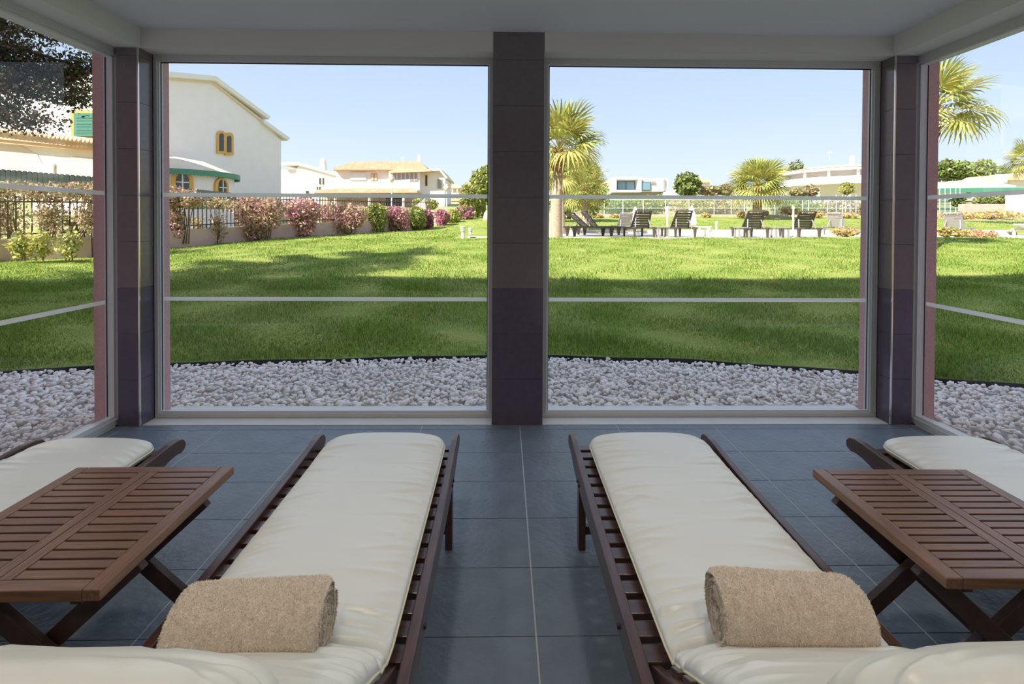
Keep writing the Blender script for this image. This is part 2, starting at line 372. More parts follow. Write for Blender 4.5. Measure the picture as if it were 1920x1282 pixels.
def make_lounger(label, loc):
    r = empty('sun_lounger', loc, label=label, cat='sun lounger', group='wooden loungers in the lounge')
    for s in (-1, 1):
        inst('side_rail', rail_me, r, (s*(HW-.014), 0, 0))
        o = inst('leg', leg_me, r, (s*(HW-.014), -.295, 0)); o = inst('leg', leg_me, r, (s*(HW-.014), -1.62, 0))
        for y in (-.29,-.325,-.98): inst('bolt', bolt_me, r, (s*(HW+.0005), y, .255), (0, s*PI/2, 0))
    for y in (-.295,-1.62): MB().box(-HW+.028,HW-.028,y-.012,y+.012,.055,.085).build('stretcher', M['wood_x'], r, local=True, bevel=.002)
    for k in range(16):
        y = -.078-.0677*k; inst('slat', slat_me, r, (0, y, .279))
    # raised backrest
    a = math.radians(33); hy, hz = -1.165, .288
    for s in (-1, 1):
        b = MB().bar((s*(HW-.05),hy+.06,hz-.045),(s*(HW-.05),hy-math.cos(a)*.72,hz+math.sin(a)*.72),.024,.05)
        b.build('backrest_stile', M['wood_y'], r, local=True, bevel=.004)
        MB().bar((s*(HW-.08),hy-.42,hz+.30),(s*(HW-.08),hy-.60,.20),.02,.03).build('backrest_prop', M['wood_y'], r, local=True)
    for k in range(9):
        d = .06+.078*k
        o = inst('slat', slat_me, r, (0, hy-math.cos(a)*d, hz+math.sin(a)*d+.03), (-a,0,0)); o.scale = (.86,1,1)
    return r

def make_cushion(name, label, loc, seed, mirror=1):
    """one pad: flat seat, crease, raised back with a thick head end; local like the lounger"""
    g = np.random.default_rng(seed)
    Wd = .49; a = math.radians(33); y0 = -.075; zc = .2905
    L1 = 1.085; L2 = .82; L = L1+L2
    Ns, Nl = 420, 112
    s = np.linspace(0, 1, Ns)**1.0*L
    # denser at both ends
    u = np.linspace(0, 1, Ns); s = L*(u-.055*np.sin(2*PI*u)*.9)
    # centre path of the underside, smoothed bend
    bl = .05
    ang = a/(1+np.exp(-(s-L1)/(bl*.25)))
    dy = -np.cos(ang); dz = np.sin(ang)
    py = y0+np.concatenate([[0], np.cumsum((dy[1:]+dy[:-1])/2*np.diff(s))]); pz = zc+np.concatenate([[0], np.cumsum((dz[1:]+dz[:-1])/2*np.diff(s))])
    ny, nz = np.sin(ang), np.cos(ang)
    th = np.full(Ns, .060)
    th += .007*np.exp(-((s-.10)/.14)**2)
    th -= .026*np.exp(-((s-L1)/.016)**2)
    th -= .012*np.exp(-((s-L1-.085)/.012)**2)
    th += .080/(1+np.exp(-(s-(L-.215))/.013))
    e0 = np.clip(1-s/.035, 0, 1); e1 = np.clip(1-(L-s)/.09, 0, 1)
    th = th*np.sqrt(np.clip(1-e0**2, 0, 1)+1e-5)*np.sqrt(np.clip(1-e1**2, 0, 1)+1e-5)
    rc = .085
    c0 = np.clip(1-s/rc, 0, 1); c1 = np.clip(1-(L-s)/.16, 0, 1)
    hw = Wd/2-rc*(1-np.sqrt(1-c0**2))-.16*(1-np.sqrt(1-c1**2)) - .006*np.exp(-((s-L1)/.02)**2)
    t = np.linspace(0, 2*PI, Nl, endpoint=False)
    # concentrate samples on top surface
    cx = np.sign(np.cos(t))*np.abs(np.cos(t))**.42; sz = np.sign(np.sin(t))*np.abs(np.sin(t))**.62
    X = hw[:,None]*cx[None,:]
    N = (th/2)[:,None]*(1+sz[None,:])
    topw = np.clip(sz, 0, 1)[None,:]
    crown = .010*(1-(X/(Wd/2))**2)*topw
    N = N+crown*np.clip(th/.05,0,1)[:,None]
    S = np.repeat(s[:,None], Nl, 1)
    wr = np.zeros_like(X)
    for side in (-1, 1):
        pos = .05
        while pos < L-.06:
            pos += g.uniform(.018, .055)
            ln = g.uniform(.04, .14); w = g.uniform(.0055, .011); amp = g.uniform(.003, .009)*g.choice([-1,1,1]); sl = g.uniform(-.35, .35)
            if L1-.12 < pos < L1+.3: amp *= 1.5; ln *= 1.3
            d = (Wd/2-side*X)                      # distance from that edge
            fall = np.exp(-(d/ln)**2)*np.clip(d/.012, 0, 1)
            wr += amp*fall*np.exp(-((S-pos-sl*d)/w)**2)
    for k in range(10):                            # broad soft folds across the pad
        pos = g.uniform(.1, L1-.05); x0_ = g.uniform(-.15,.15); w = g.uniform(.02,.05)
        wr += g.uniform(-.0034,.0034)*np.exp(-((S-pos-.5*g.uniform(-1,1)*(X-x0_))/w)**2)*np.exp(-((X-x0_)/.11)**2)
    for k in range(22):                            # gathers where the head end is stuffed
        x0_ = g.uniform(-.23,.23); w = g.uniform(.006,.013)
        wr += g.uniform(-.009,.005)*np.exp(-((X-x0_-.25*(S-L+.1))/w)**2)*np.exp(-((S-L+g.choice([.05,.19]))/.05)**2)
    for k in range(4):                             # folds beside the crease
        pos = L1+g.uniform(.02,.12); sl = g.uniform(-.12,.12)
        wr += g.uniform(-.004,.004)*np.exp(-((S-pos-sl*X)/.008)**2)
    N = N+wr*topw
    V = np.stack([X*mirror, py[:,None]+ny[:,None]*N*(-1)*(-1), pz[:,None]+nz[:,None]*N], -1)
    i = np.arange(Ns-1)[:,None]*Nl; j = np.arange(Nl)[None,:]; j2 = (j+1) % Nl
    F = np.stack([i+j, i+j2, i+Nl+j2, i+Nl+j], -1).reshape(-1, 4)
    o = inst(name, npmesh(name, V.reshape(-1,3), F, M['cushion'], smooth=True), None, loc)
    tag(o, label, 'cushion', 'cream lounger cushions')
    # piping seam round the side of the pad
    mid = .40; 
    for sd_, jj in ((1, 0), (-1, Nl//2)):
        P = V[6:-6:3, jj]; b = MB(); b.tube([(q[0]+.001*sd_*mirror, q[1], q[2]) for q in P], .0028, 6)
        inst('piping', b.mesh('piping', M['piping'], smooth=True), o)
    return o
spots = [('A', (-.503,2.195,0), 'wooden sun lounger left of the pillar, under the cushion with a towel', 'cream cushion on the lounger left of the pillar, towel roll on it', 11, 1),
         ('B', (.600,2.190,0), 'wooden sun lounger right of the pillar, under the cushion with a towel', 'cream cushion on the lounger right of the pillar, towel roll on it', 12, -1),
         ('C', (-1.68,2.150,0), 'wooden sun lounger at the far left beside the left window', 'cream cushion at the far left beside the left side window', 13, 1),
         ('D', (1.822,2.150,0), 'wooden sun lounger at the far right beside the right window', 'cream cushion at the far right beside the right side window', 14, -1)]
for k, loc, l1, l2, sd_, mi in spots:
    make_lounger(l1, loc)
    make_cushion('lounger_cushion', l2, (loc[0]+(.016 if k in 'AC' else .006), loc[1], 0), sd_, mi)

# ------------------------------------------------------------------ TOWELS
def make_towel(label, loc, rz, seed, flip):
    g = np.random.default_rng(seed)
    Lh = .148; turns = 4.1; nth = 200; nx = 64; r1 = .077; tk = .0148
    th = np.linspace(0, 2*PI*turns, nth); rc = r1-tk*(turns-th/(2*PI))*1.03
    keep = rc > .012; th = th[keep]; rc = rc[keep]; nth = len(th)
    th = th+1.9-th[-1]-PI*.62
    xs = np.linspace(-Lh, Lh, nx)
    edge2 = np.clip(1-(Lh-np.abs(xs))/.032, 0, 1); tap = 1-.085*edge2**2.2
    edge = np.clip(1-(Lh-np.abs(xs))/.016, 0, 1); shr = .45*tk*(1-np.sqrt(1-edge**2))
    V = []
    for sgn in (1, -1):
        rr = rc[None,:]*tap[:,None]+sgn*(tk*.385-shr[:,None])
        bulge = 1+.03*np.sin(xs*19+seed)[:,None]*np.cos(th*1.0+.5)[None,:]
        y = rr*np.cos(th)[None,:]*1.06*bulge; z = rr*np.sin(th)[None,:]*.96*bulge
        z = np.where(z < -.060, -.060+(z+.060)*.5, z)
        V.append(np.stack([np.repeat(xs[:,None], nth, 1)+.0022*np.sin(th*1.7+seed)[None,:]*(np.abs(xs)/Lh)[:,None]**6, y, z], -1))
    V = np.stack(V)  # 2,nx,nth,3
    V += g.normal(0, .0007, V.shape)
    idx = np.arange(2*nx*nth).reshape(2, nx, nth); F = []
    def strip(A): return np.stack([A[:-1,:-1], A[:-1,1:], A[1:,1:], A[1:,:-1]], -1).reshape(-1, 4)
    F = [strip(idx[0]), strip(idx[1])[:,::-1]]
    for e in (0, nx-1): F.append(strip(np.stack([idx[0,e], idx[1,e]])))
    for e in (0, nth-1): F.append(strip(np.stack([idx[0,:,e], idx[1,:,e]])))
    F = np.concatenate(F); P = V.reshape(-1, 3)
    o = inst('rolled_towel', npmesh('rolled_towel', P, F, M['towel'], smooth=True), None, loc, (0,0,rz), (flip,1,1))
    tag(o, label, 'towel', 'rolled towels on the loungers')
    # terry loops: little tufts standing on the outside and the ends
    A = P[F[:,0]]; B = P[F[:,1]]; C = P[F[:,2]]; D = P[F[:,3]]
    nrm = np.cross(C-A, D-B); ar = np.linalg.norm(nrm, axis=1); nrm /= ar[:,None]+1e-12
    cen = (A+B+C+D)/4
    rad = np.hypot(cen[:,1], cen[:,2]); out = (rad > r1-tk*.9)|(np.abs(cen[:,0]) > Lh-.012)
    if True:
        s_ = np.sign((nrm*np.stack([cen[:,0]*0, cen[:,1], cen[:,2]], -1)).sum(1)); endm = np.abs(cen[:,0]) > Lh-.012
        s_ = np.where(endm & (np.abs(nrm[:,0]) > .5), np.sign(nrm[:,0]*cen[:,0]), s_); s_[s_ == 0] = 1
        nrm = nrm*s_[:,None]
    w = ar*out*np.where((rad < r1-tk*.9), .25, 1); w /= w.sum(); n = 60000
    k = g.choice(len(F), n, p=w); uv = g.random((n,2,1))
    base = (A[k]*(1-uv[:,0])+B[k]*uv[:,0])*(1-uv[:,1])+(D[k]*(1-uv[:,0])+C[k]*uv[:,0])*uv[:,1]
    dr = nrm[k]+g.normal(0,.55,(n,3)); dr /= np.linalg.norm(dr,axis=1)[:,None]
    tip = base+dr*g.uniform(.0022,.0050,(n,1)); sdv = np.cross(dr, g.normal(0,1,(n,3))); sdv /= np.linalg.norm(sdv,axis=1)[:,None]; sdv *= .0007
    VV = np.stack([base-sdv, base+sdv, tip], 1).reshape(-1,3)
    c = inst('terry_pile', npmesh('terry_pile', VV, np.arange(3*n).reshape(-1,3), M['terry']), o); c['kind'] = 'stuff'
    return o
make_towel('rolled beige towel with its spiral end facing right, on the left lounger', (-.512,1.018,.434), .07, 3, 1)
make_towel('rolled beige towel with its spiral end facing left, on the right lounger', (.605,1.035,.432), -.10, 5, -1)

# ------------------------------------------------------------------ TABLES
TW, TH = .49, .475
def make_table(label, loc, rz, TL):
    r = empty('folding_table', loc, rz, label, 'table', 'slatted folding side tables')
    bw = .038; t = .020; cw = .058
    # borders
    for s in (-1,1):
        MB().box(s*(TW/2-bw/2)-bw/2, s*(TW/2-bw/2)+bw/2, -TL/2, TL/2, TH-t-.006, TH).build('border', M['tab_y'], r, local=True, bevel=.003)
        MB().box(-TW/2+bw+.0005, TW/2-bw-.0005, s*(TL/2-.0165)-.0165, s*(TL/2-.0165)+.0165, TH-t-.006, TH-.0004).build('border', M['tab_x'], r, local=True, bevel=.002)
        MB().box(s*cw/4-cw/4+.0008*s+.0004, s*cw/4+cw/4+.0008*s-.0004, -TL/2+.034, TL/2-.034, TH-t, TH-.0006).build('centre_rib', M['tab_y'], r, local=True, bevel=.001)
        # bearer under the top
        MB().box(s*.17-.012, s*.17+.012, -TL/2+.03, TL/2-.03, TH-t-.034, TH-t-.0005).build('bearer', M['tab_leg'], r, local=True)
    inner0, inner1 = -TL/2+.034, TL/2-.034; n = 14; pitch = (inner1-inner0)/n
    x0, x1 = cw/2+.002, TW/2-bw-.0008
    sm = MB().box(-(x1-x0)/2, (x1-x0)/2, -pitch/2+.0032, pitch/2-.0032, -t/2, t/2).mesh('slat', M['tab_x'], bevel=.0015)
    for s in (-1,1):
        for k in range(n): inst('slat', sm, r, (s*(x0+x1)/2, inner0+pitch*(k+.5), TH-t/2-.001))
    # crossed legs at both ends
    for s in (-1,1):
        y = TL/2-.072 if s > 0 else -.13
        MB().bar((-.21,y-s*.0,TH-t-.03),(.235,y,.012),.046,.024,(0,1,0)).build('leg', M['tab_leg'], r, local=True, bevel=.003)
        y2 = y-s*.029
        MB().bar((.21,y2,TH-t-.03),(-.235,y2,.012),.046,.024,(0,1,0)).build('leg', M['tab_leg'], r, local=True, bevel=.003)
        MB().tube([(.008,y+s*.016,TH/2-.01),(.008,y2-s*.016,TH/2-.01)],.006,8).build('pivot_bolt', M['metal_dark'], r, local=True)
    return r
make_table('brown slatted folding table between the two left loungers', (-1.10,1.314,0), .01, .532)
make_table('brown slatted folding table between the two right loungers', (1.228,1.306,0), -.012, .485)
# ================= OUTDOORS =================
# ------------------------------------------------------------------ TERRAIN
def hpts():
    P = []
    for x, y in ((-8,3.0),(-6,3.4),(-4.15,4.13),(-2.9,4.36),(-1.65,4.47),(0,4.62),(1.7,4.46),(2.97,4.1),(4.05,3.76),(6,3.0),(9,2.5)): P.append((x,y,-.005))
    for px, py, Y in FENCE: q = at(px,py,Y); P.append(tuple(q))
    for px, py, Y in ((1000,517,9),(1500,517,9),(1900,500,9.4),(600,520,8.6),(870,447,16),(1040,447,15.8),(1300,447,16),(1600,447,16),(1900,449,15.5),
                      (1100,430,25),(1400,428,26),(1700,428,26),(1100,409,36),(1300,408,36),(1600,408,37),(1900,409,36),(880,410,33)): P.append(tuple(at(px,py,Y)))
    P.append((30,20,.9)); P.append((20,8,.3)); P.append((-16,6,.1)); P.append((12,3,-.05))
    return np.array(P)
FENCE = [(-230,512,10.6),(0,491,12),(172,483,13),(320,466,15),(500,449,18),(620,441,20.5),(700,436,23),(810,427,28),(885,411,34)]
HP = hpts()
def tps_fit(P):
    n = len(P); d = np.hypot(P[:,None,0]-P[None,:,0], P[:,None,1]-P[None,:,1]); K = np.where(d > 0, d*d*np.log(d+1e-9), 0)
    K += np.eye(n)*.5
    A = np.zeros((n+3,n+3)); A[:n,:n] = K; A[:n,n] = 1; A[:n,n+1:] = P[:,:2]; A[n,:n] = 1; A[n+1:,:n] = P[:,:2].T
    return np.linalg.solve(A, np.concatenate([P[:,2], [0,0,0]]))
TC_ = tps_fit(HP)
def gz(x, y):
    x = np.asarray(x, float); y = np.asarray(y, float)
    d = np.hypot(x[...,None]-HP[:,0], y[...,None]-HP[:,1])
    return (np.where(d > 0, d*d*np.log(d+1e-9), 0)*TC_[:-3]).sum(-1)+TC_[-3]+TC_[-2]*x+TC_[-1]*y
def G(x, y): return float(gz(np.array([x]), np.array([y]))[0])
ARC = np.array([(-9,2.2),(-6,3.42),(-4.15,4.13),(-3.5,4.25),(-2.9,4.36),(-1.65,4.475),(-.1,4.617),(.43,4.60),(1.72,4.458),(2.97,4.106),(3.5,3.92),(4.05,3.76),(6,2.9),(9,1.2)])
def arc_y(x): return np.interp(x, ARC[:,0], ARC[:,1])
def grid_mesh(name, xs, ys, zf, m, keep=None):
    Xg, Yg = np.meshgrid(xs, ys); Z = zf(Xg, Yg); V = np.stack([Xg,Yg,Z], -1).reshape(-1,3)
    idx = np.arange(len(V)).reshape(Xg.shape); F = np.stack([idx[:-1,:-1], idx[:-1,1:], idx[1:,1:], idx[1:,:-1]], -1).reshape(-1,4)
    if keep is not None: c = V[F].mean(1); F = F[keep(c)]
    return npmesh(name, V, F, m, smooth=True)
# lawn: rows follow the curved edging, then run out to the fence / slope
xs = np.linspace(-13, 30, 173); tt = np.linspace(0, 1, 90)**1.6
Xg = np.repeat(xs[None,:], 90, 0); ya = np.interp(xs, np.concatenate([[-13],ARC[:,0],[30]]), np.concatenate([[1.0],ARC[:,1],[-.5]]))
Yg = ya[None,:]+(38-ya[None,:])*tt[:,None]; Zg = gz(Xg, Yg)+.012*np.sin(Xg*2.1)*np.sin(Yg*1.7)*np.clip((Yg-ya)/2,0,1)+.012
V = np.stack([Xg,Yg,Zg], -1).reshape(-1,3); idx = np.arange(len(V)).reshape(Xg.shape)
F = np.stack([idx[:-1,:-1], idx[:-1,1:], idx[1:,1:], idx[1:,:-1]], -1).reshape(-1,4)
fp = np.array([tuple(at(*q))[:2] for q in FENCE])
def left_of_fence(c, off=.05):
    fy = np.concatenate([[-60],fp[:,1],[39]]); fx = np.concatenate([[fp[0,0]-6],fp[:,0],[fp[-1,0]+.3]])
    return c[:,0] < np.interp(c[:,1], fy, fx)-off
c = V[F].mean(1); F = F[~(left_of_fence(c, .5)|((c[:,1] > 16.5)&(c[:,1] < 22.6)&(c[:,0] > .6)&(c[:,0] < 23)))]
lawn = inst('lawn', npmesh('lawn', V, F, M['soil'], smooth=True)); tag(lawn, 'green lawn rising gently to the pool deck', 'lawn', kind='structure')
# hillside and street ground beyond
def far_z(x, y):
    base = np.interp(y, [-30,8,14,30,38,46,60,90,200], [-.8,-.8,-.4,.5,1.45,2.3,3.3,5.0,11])
    return base+np.interp(x, [-30,-5,8,60], [.35,.2,0,.2])+.12*np.sin(x*.7)*np.sin(y*.5)
hill = inst('hillside', grid_mesh('hillside', np.linspace(-90,120,141), np.linspace(-20,200,150), far_z, M['hill'], keep=lambda c: (c[:,1] > 37)|left_of_fence(c, .3)|(c[:,0] > 29)))
tag(hill, 'dry grassy slope behind the garden with scattered scrub', 'hillside', kind='structure')
# grass blades
def blades(n, yr, hr, wr, seed, pw):
    g = np.random.default_rng(seed)
    y = yr[0]+(yr[1]-yr[0])*g.random(n)**pw; x = y*g.uniform(-1.12,1.12,n)
    ok = (y > arc_y(x)+.03)&~left_of_fence(np.stack([x,y],-1), -.1); ok &= ~((y > 15.9)&(x > -1.6)&(y < 24.5))
    x, y = x[ok], y[ok]; n = len(x); z = gz(x,y)+.006+.012*np.sin(x*2.1)*np.sin(y*1.7)
    h = g.uniform(*hr, n)*(.75+.5*np.sin(x*3.1+1.3*np.sin(y*2.3))*np.sin(y*2.7)); w = g.uniform(*wr, n); an = g.uniform(0,2*PI,n); ln = g.uniform(.15,.9,n)*h; la = an+g.normal(PI/2,.7,n)
    wx, wy = np.cos(an)*w, np.sin(an)*w; lx, ly = np.cos(la)*ln, np.sin(la)*ln
    V = np.stack([np.stack([x-wx,y-wy,z],-1), np.stack([x+wx,y+wy,z],-1), np.stack([x+wx*.7+lx*.4,y+wy*.7+ly*.4,z+h*.6],-1), np.stack([x-wx*.7+lx*.4,y-wy*.7+ly*.4,z+h*.6],-1), np.stack([x+lx,y+ly,z+h],-1)], 1)
    b = np.arange(n)[:,None]*5
    return V.reshape(-1,3), np.concatenate([b+[0,1,2], b+[0,2,3], b+[3,2,4]], 1).reshape(-1,3)
vv = []; ff = []; o_ = 0
for a in ((230000,(3.6,8.4),(.028,.07),(.0018,.0036),1,1.25),(150000,(7.5,17),(.035,.07),(.0035,.007),2,1.2),(45000,(15,33),(.04,.08),(.008,.016),3,1.0)):
    v_, f_ = blades(*a); vv.append(v_); ff.append(f_+o_); o_ += len(v_)
gr = inst('grass', npmesh('grass', np.concatenate(vv), np.concatenate(ff), M['blade']))
tag(gr, 'short green grass blades covering the lawn', 'grass', kind='stuff')
# edging + gravel
eg = MB(); ax = np.linspace(-8.5, 8.5, 120); top = [(x, float(arc_y(x)), .016+.004*math.sin(x*5)) for x in ax]
tb = [Vector(p) for p in top]
for i in range(len(tb)-1):
    a, b = tb[i], tb[i+1]; eg.add([(a.x,a.y,-.1),(b.x,b.y,-.1),b,a,(a.x,a.y+.014,-.1),(b.x,b.y+.014,-.1),(b.x,b.y+.014,b.z),(a.x,a.y+.014,a.z)], [(0,1,2,3),(7,6,5,4),(3,2,6,7)])
o = eg.build('lawn_edging', M['edging']); tag(o, 'black curved edging strip between gravel and lawn', 'edging', kind='structure')
bed = MB(); bx_ = np.linspace(-8.5,8.5,60)
for i in range(59):
    x0, x1 = bx_[i], bx_[i+1]; bed.add([(x0,.2,-.045),(x1,.2,-.045),(x1,float(arc_y(x1)),-.045),(x0,float(arc_y(x0)),-.045)], [(0,1,2,3)])
bed = bed.build('gravel_bed', M['gravel_base']); tag(bed, 'bed of white pebbles round the glazed lounge', 'gravel', kind='structure')
def ico(seed):
    bm = bmesh.new(); bmesh.ops.create_icosphere(bm, subdivisions=1, radius=1); g = np.random.default_rng(seed)
    V = np.array([v.co for v in bm.verts]); F = np.array([[v.index for v in f.verts] for f in bm.faces]); bm.free()
    k = g.normal(0,1,(3,3)); V = V*(1+.13*np.sin(V@k*1.6+seed)[:, :1]+.05*g.normal(0,1,(len(V),1)))
    return V*np.array([1,.78,.56]), F
ICO = [ico(s) for s in range(8)]
pe = []; st = .033
for x in np.arange(-5.4,5.4,st):
    for y in np.arange(1.7,4.7,st): pe.append((x,y))
pe = np.array(pe); pe += rng.uniform(-.016,.016,pe.shape)
ok = (pe[:,1] < arc_y(pe[:,0])-.02)&~((pe[:,0] > -2.57)&(pe[:,0] < 2.79)&(pe[:,1] < 3.338))
ok &= np.abs(pe[:,0]) < pe[:,1]*1.13+.1
pe = pe[ok]; n = len(pe); rad = rng.uniform(.013,.024,n)*rng.choice([.8,1,1,1.15,1.45],n); zz = rng.uniform(-.022,.006,n); rot = rng.uniform(0,2*PI,n); tilt = rng.normal(0,.35,(n,2)); sh = rng.integers(0,8,n); tan = rng.random(n) < .07
dist = np.hypot(pe[:,0], pe[:,1])+ (np.abs(pe[:,0]) > pe[:,1]*1.0)*5 + rng.random(n)*.25 - rad*12
order = np.argsort(dist); big = set(order[:300].tolist())
pm = {}
for s in range(8):
    for t_ in (0,1):
        pm[(s,t_)] = npmesh('pebble', ICO[s][0], ICO[s][1], M['pebble_tan'] if t_ else M['pebble'], smooth=True)
VV = []; FF = []; MI = []; off = 0
for i in range(n):
    if i in big:
        inst('pebble', pm[(int(sh[i]), int(tan[i]))], bed, (pe[i,0],pe[i,1],zz[i]+.008), (tilt[i,0],tilt[i,1],rot[i]), (rad[i]*1.15,)*3); continue
    V_, F_ = ICO[sh[i]]
    Rm = np.array(Matrix.Rotation(rot[i],3,'Z')@Matrix.Rotation(tilt[i,1],3,'Y')@Matrix.Rotation(tilt[i,0],3,'X'))
    VV.append(V_@Rm.T*rad[i]+np.array([pe[i,0],pe[i,1],zz[i]])); FF.append(F_+off); off += len(V_); MI.append(np.full(len(F_), int(tan[i])))
o = inst('pebbles', npmesh('pebbles', np.concatenate(VV), np.concatenate(FF), [M['pebble'],M['pebble_tan']], np.concatenate(MI), smooth=True), bed); o['kind'] = 'stuff'

# ------------------------------------------------------------------ outdoor materials
M['white'] = mat('white stucco', (.88,.83,.82), .9, .1, var=.05, vscale=1.5)
M['white_y'] = mat('warm white stucco', (.86,.82,.76), .9, .1, var=.05, vscale=1.5)
M['cream'] = mat('cream stucco', (.78,.66,.52), .9, .1, var=.10, vscale=1)
M['terra'] = mat('pale terracotta roof tile', (.72,.50,.34), .8, .2, var=.25, vscale=4, island=.15)
M['peach'] = mat('peach eave paint', (.80,.50,.28), .8)
M['ochre'] = mat('ochre window surround', (.70,.40,.09), .8)
M['pane'] = mat('dark house glass', (.03,.045,.05), .1, .6)
M['bluepane'] = mat('blue tinted house glass', (.16,.30,.36), .1, .6)
M['green'] = mat('green painted shutter', (.07,.25,.17), .6)
M['dgreen'] = mat('dark green fence panel', (.018,.032,.026), .8)
M['fence'] = mat('dark brown iron fence', (.10,.065,.055), .6)
M['lowwall'] = mat('dusty pink garden wall', (.60,.42,.38), .9, var=.15, vscale=2)
M['lampglass'] = mat('pale globe glass', (.75,.62,.50), .2, .6)
M['lampmetal'] = mat('pale grey lamp metal', (.72,.70,.68), .5)
M['bark'] = mat('brown bark', (.20,.13,.09), .9, var=.4, vscale=12, bump=.6, bscale=18)
M['palmtrunk'] = mat('pinkish palm trunk', (.56,.42,.33), .9, var=.35, vscale=9, bump=.7, bscale=14, stretch=(1,1,4))
M['palmboot'] = mat('rusty leaf bases', (.44,.20,.10), .9, var=.5, vscale=14, bump=.8, bscale=20)
for k, c in dict(l_green=(.25,.34,.075), l_dark=(.10,.135,.045), l_yel=(.52,.50,.13), l_brown=(.46,.32,.20), l_pink=(.64,.34,.38), l_mag=(.60,.13,.40), l_pine=(.085,.065,.05), l_orange=(.60,.36,.18), l_olive=(.34,.36,.15), l_palm=(.36,.38,.09), l_palm2=(.52,.48,.15), l_pale=(.66,.48,.37)).items():
    M[k] = leafmat(k.replace('l_','leaf '), c, .35, .3)
M['resin'] = mat('dark brown resin', (.085,.065,.055), .5)
M['resin_g'] = mat('grey resin', (.32,.30,.29), .5)
M['canvas'] = mat('white canvas', (.84,.80,.76), .9)
M['alu'] = mat('pale aluminium', (.72,.74,.72), .4)
M['mesh'] = bandmat('green windbreak mesh', (.25,.52,.44), .22)
M['stone'] = mat('pinkish retaining stone', (.66,.48,.40), .9, var=.3, vscale=3)
M['boulder'] = mat('pink boulder', (.68,.44,.36), .9, var=.12, vscale=4)

# ------------------------------------------------------------------ vegetation
def leaves(blobs, n, size, mats, seed, prob=None, shell=.5, droop=0):
    g = np.random.default_rng(seed); C = np.array([b[0] for b in blobs], float); R_ = np.array([b[1] for b in blobs], float)
    vol = R_.prod(1)**.75; k = g.choice(len(blobs), n, p=vol/vol.sum())
    d = g.normal(0,1,(n,3)); d /= np.linalg.norm(d,axis=1)[:,None]; r = g.random((n,1))**shell
    P = C[k]+d*R_[k]*r*(1+.18*np.sin(d@g.normal(0,4,(3,1))))
    a = g.normal(0,1,(n,3)); a[:,2] -= droop; a /= np.linalg.norm(a,axis=1)[:,None]; b = np.cross(a, g.normal(0,1,(n,3))); b /= np.linalg.norm(b,axis=1)[:,None]
    s = size*g.uniform(.6,1.4,(n,1)); a = a*s; b = b*s*.55
    V = np.stack([P-a, P+b, P+a, P-b], 1).reshape(-1,3)
    mi = g.choice(len(mats), n, p=prob)
    # colour patches: leaves near each other share a tint
    if len(mats) > 1:
        f = np.sin(P@g.normal(0,2.2,(3,))+g.random()*6); mi = np.where((f > .6)&(g.random(n) < .4), len(mats)-1, mi)
    return V, np.arange(4*n).reshape(-1,4), mi
def plant(name, label, cat, base, blobs, n, size, mats, seed, group=None, prob=None, stems=(), stem_mat='bark', shell=.5, droop=0):
    r = empty(name, base, label=label, cat=cat, group=group)
    V, F, mi = leaves(blobs, n, size, mats, seed, prob, shell, droop)
    o = inst('foliage', npmesh('foliage', V-np.array(base), F, [M[m] for m in mats], mi), r)
    for pts, ra in stems: MB().tube(pts, ra, 7).build('stem', M[stem_mat], r, smooth=True)
    return r
def px_blob(x0, x1, y0, y1, Y, dep=None):
    c = at((x0+x1)/2, (y0+y1)/2, Y); a = at(x0,(y0+y1)/2,Y); b = at((x0+x1)/2,y0,Y)
    rx = (c-a).length; rz = (c-b).length
    return (tuple(c), (rx, dep or rx, rz))
def bush(label, boxes, Y, n, size, mats, seed, group=None, prob=None, name='flowering_bush', cat='bush', dep=None, shell=.45):
    bl = []
    for x0,x1,y0,y1 in boxes: bl.append(px_blob(x0,x1,y0,y1,Y,dep))
    yb = max(b[3] for b in boxes); xm = sum((b[0]+b[1])/2 for b in boxes)/len(boxes)
    q = at(xm,yb,Y); base = (q.x,q.y,q.z-.03)
    st = []
    for b in bl:
        c = Vector(b[0]); s0 = Vector(base)+Vector(((c.x-q.x)*.7,(c.y-q.y)*.7,0))
        for j in range(3):
            st.append(([s0+Vector((.08*(j-1),0,0)), (s0+c)/2+Vector((.12*(j-1)*b[1][0],.05,0)), c+Vector((.5*b[1][0]*(j-1),0,.3*b[1][2]))], [.022*Y/16,.016*Y/16,.006*Y/16]))
    return plant(name, label, cat, base, bl, n, size, mats, seed, group, prob, st, shell=shell)
gB = 'bougainvillea hedge along the fence'
bush('dry brown bougainvillea on the fence at the left window edge', [(295,350,350,392),(330,378,356,392),(312,345,385,455)], 15.2, 4200, .05, ['l_brown','l_olive','l_pale','l_pink'], 1, gB, [.45,.2,.28,.07])
bush('thin straggling bougainvillea showing most of the fence', [(368,445,368,392),(352,385,400,452),(395,425,395,455)], 16.2, 1500, .045, ['l_brown','l_olive','l_pale'], 2, gB, shell=.7)
bush('pink bougainvillea below the twin arched window', [(432,500,364,405),(480,536,366,410),(448,525,385,432),(455,500,420,452)], 17.4, 6800, .052, ['l_brown','l_pale','l_olive','l_pink'], 3, gB, [.3,.35,.13,.22])
bush('magenta and pink bougainvillea below the white house with chimney', [(528,605,370,412),(540,600,385,428),(550,590,415,445)], 19.2, 6400, .056, ['l_brown','l_pale','l_mag','l_pink'], 4, gB, [.33,.32,.10,.25])
bush('dusty pink bougainvillea below the long porch', [(596,650,378,422),(630,690,382,426),(605,680,395,438)], 21.2, 6400, .06, ['l_brown','l_pale','l_olive','l_pink'], 5, gB, [.32,.35,.13,.2])
bush('rounded green bush among the pink hedge', [(676,728,382,424),(680,724,395,440)], 23.2, 5200, .065, ['l_green','l_olive','l_yel'], 6, gB)
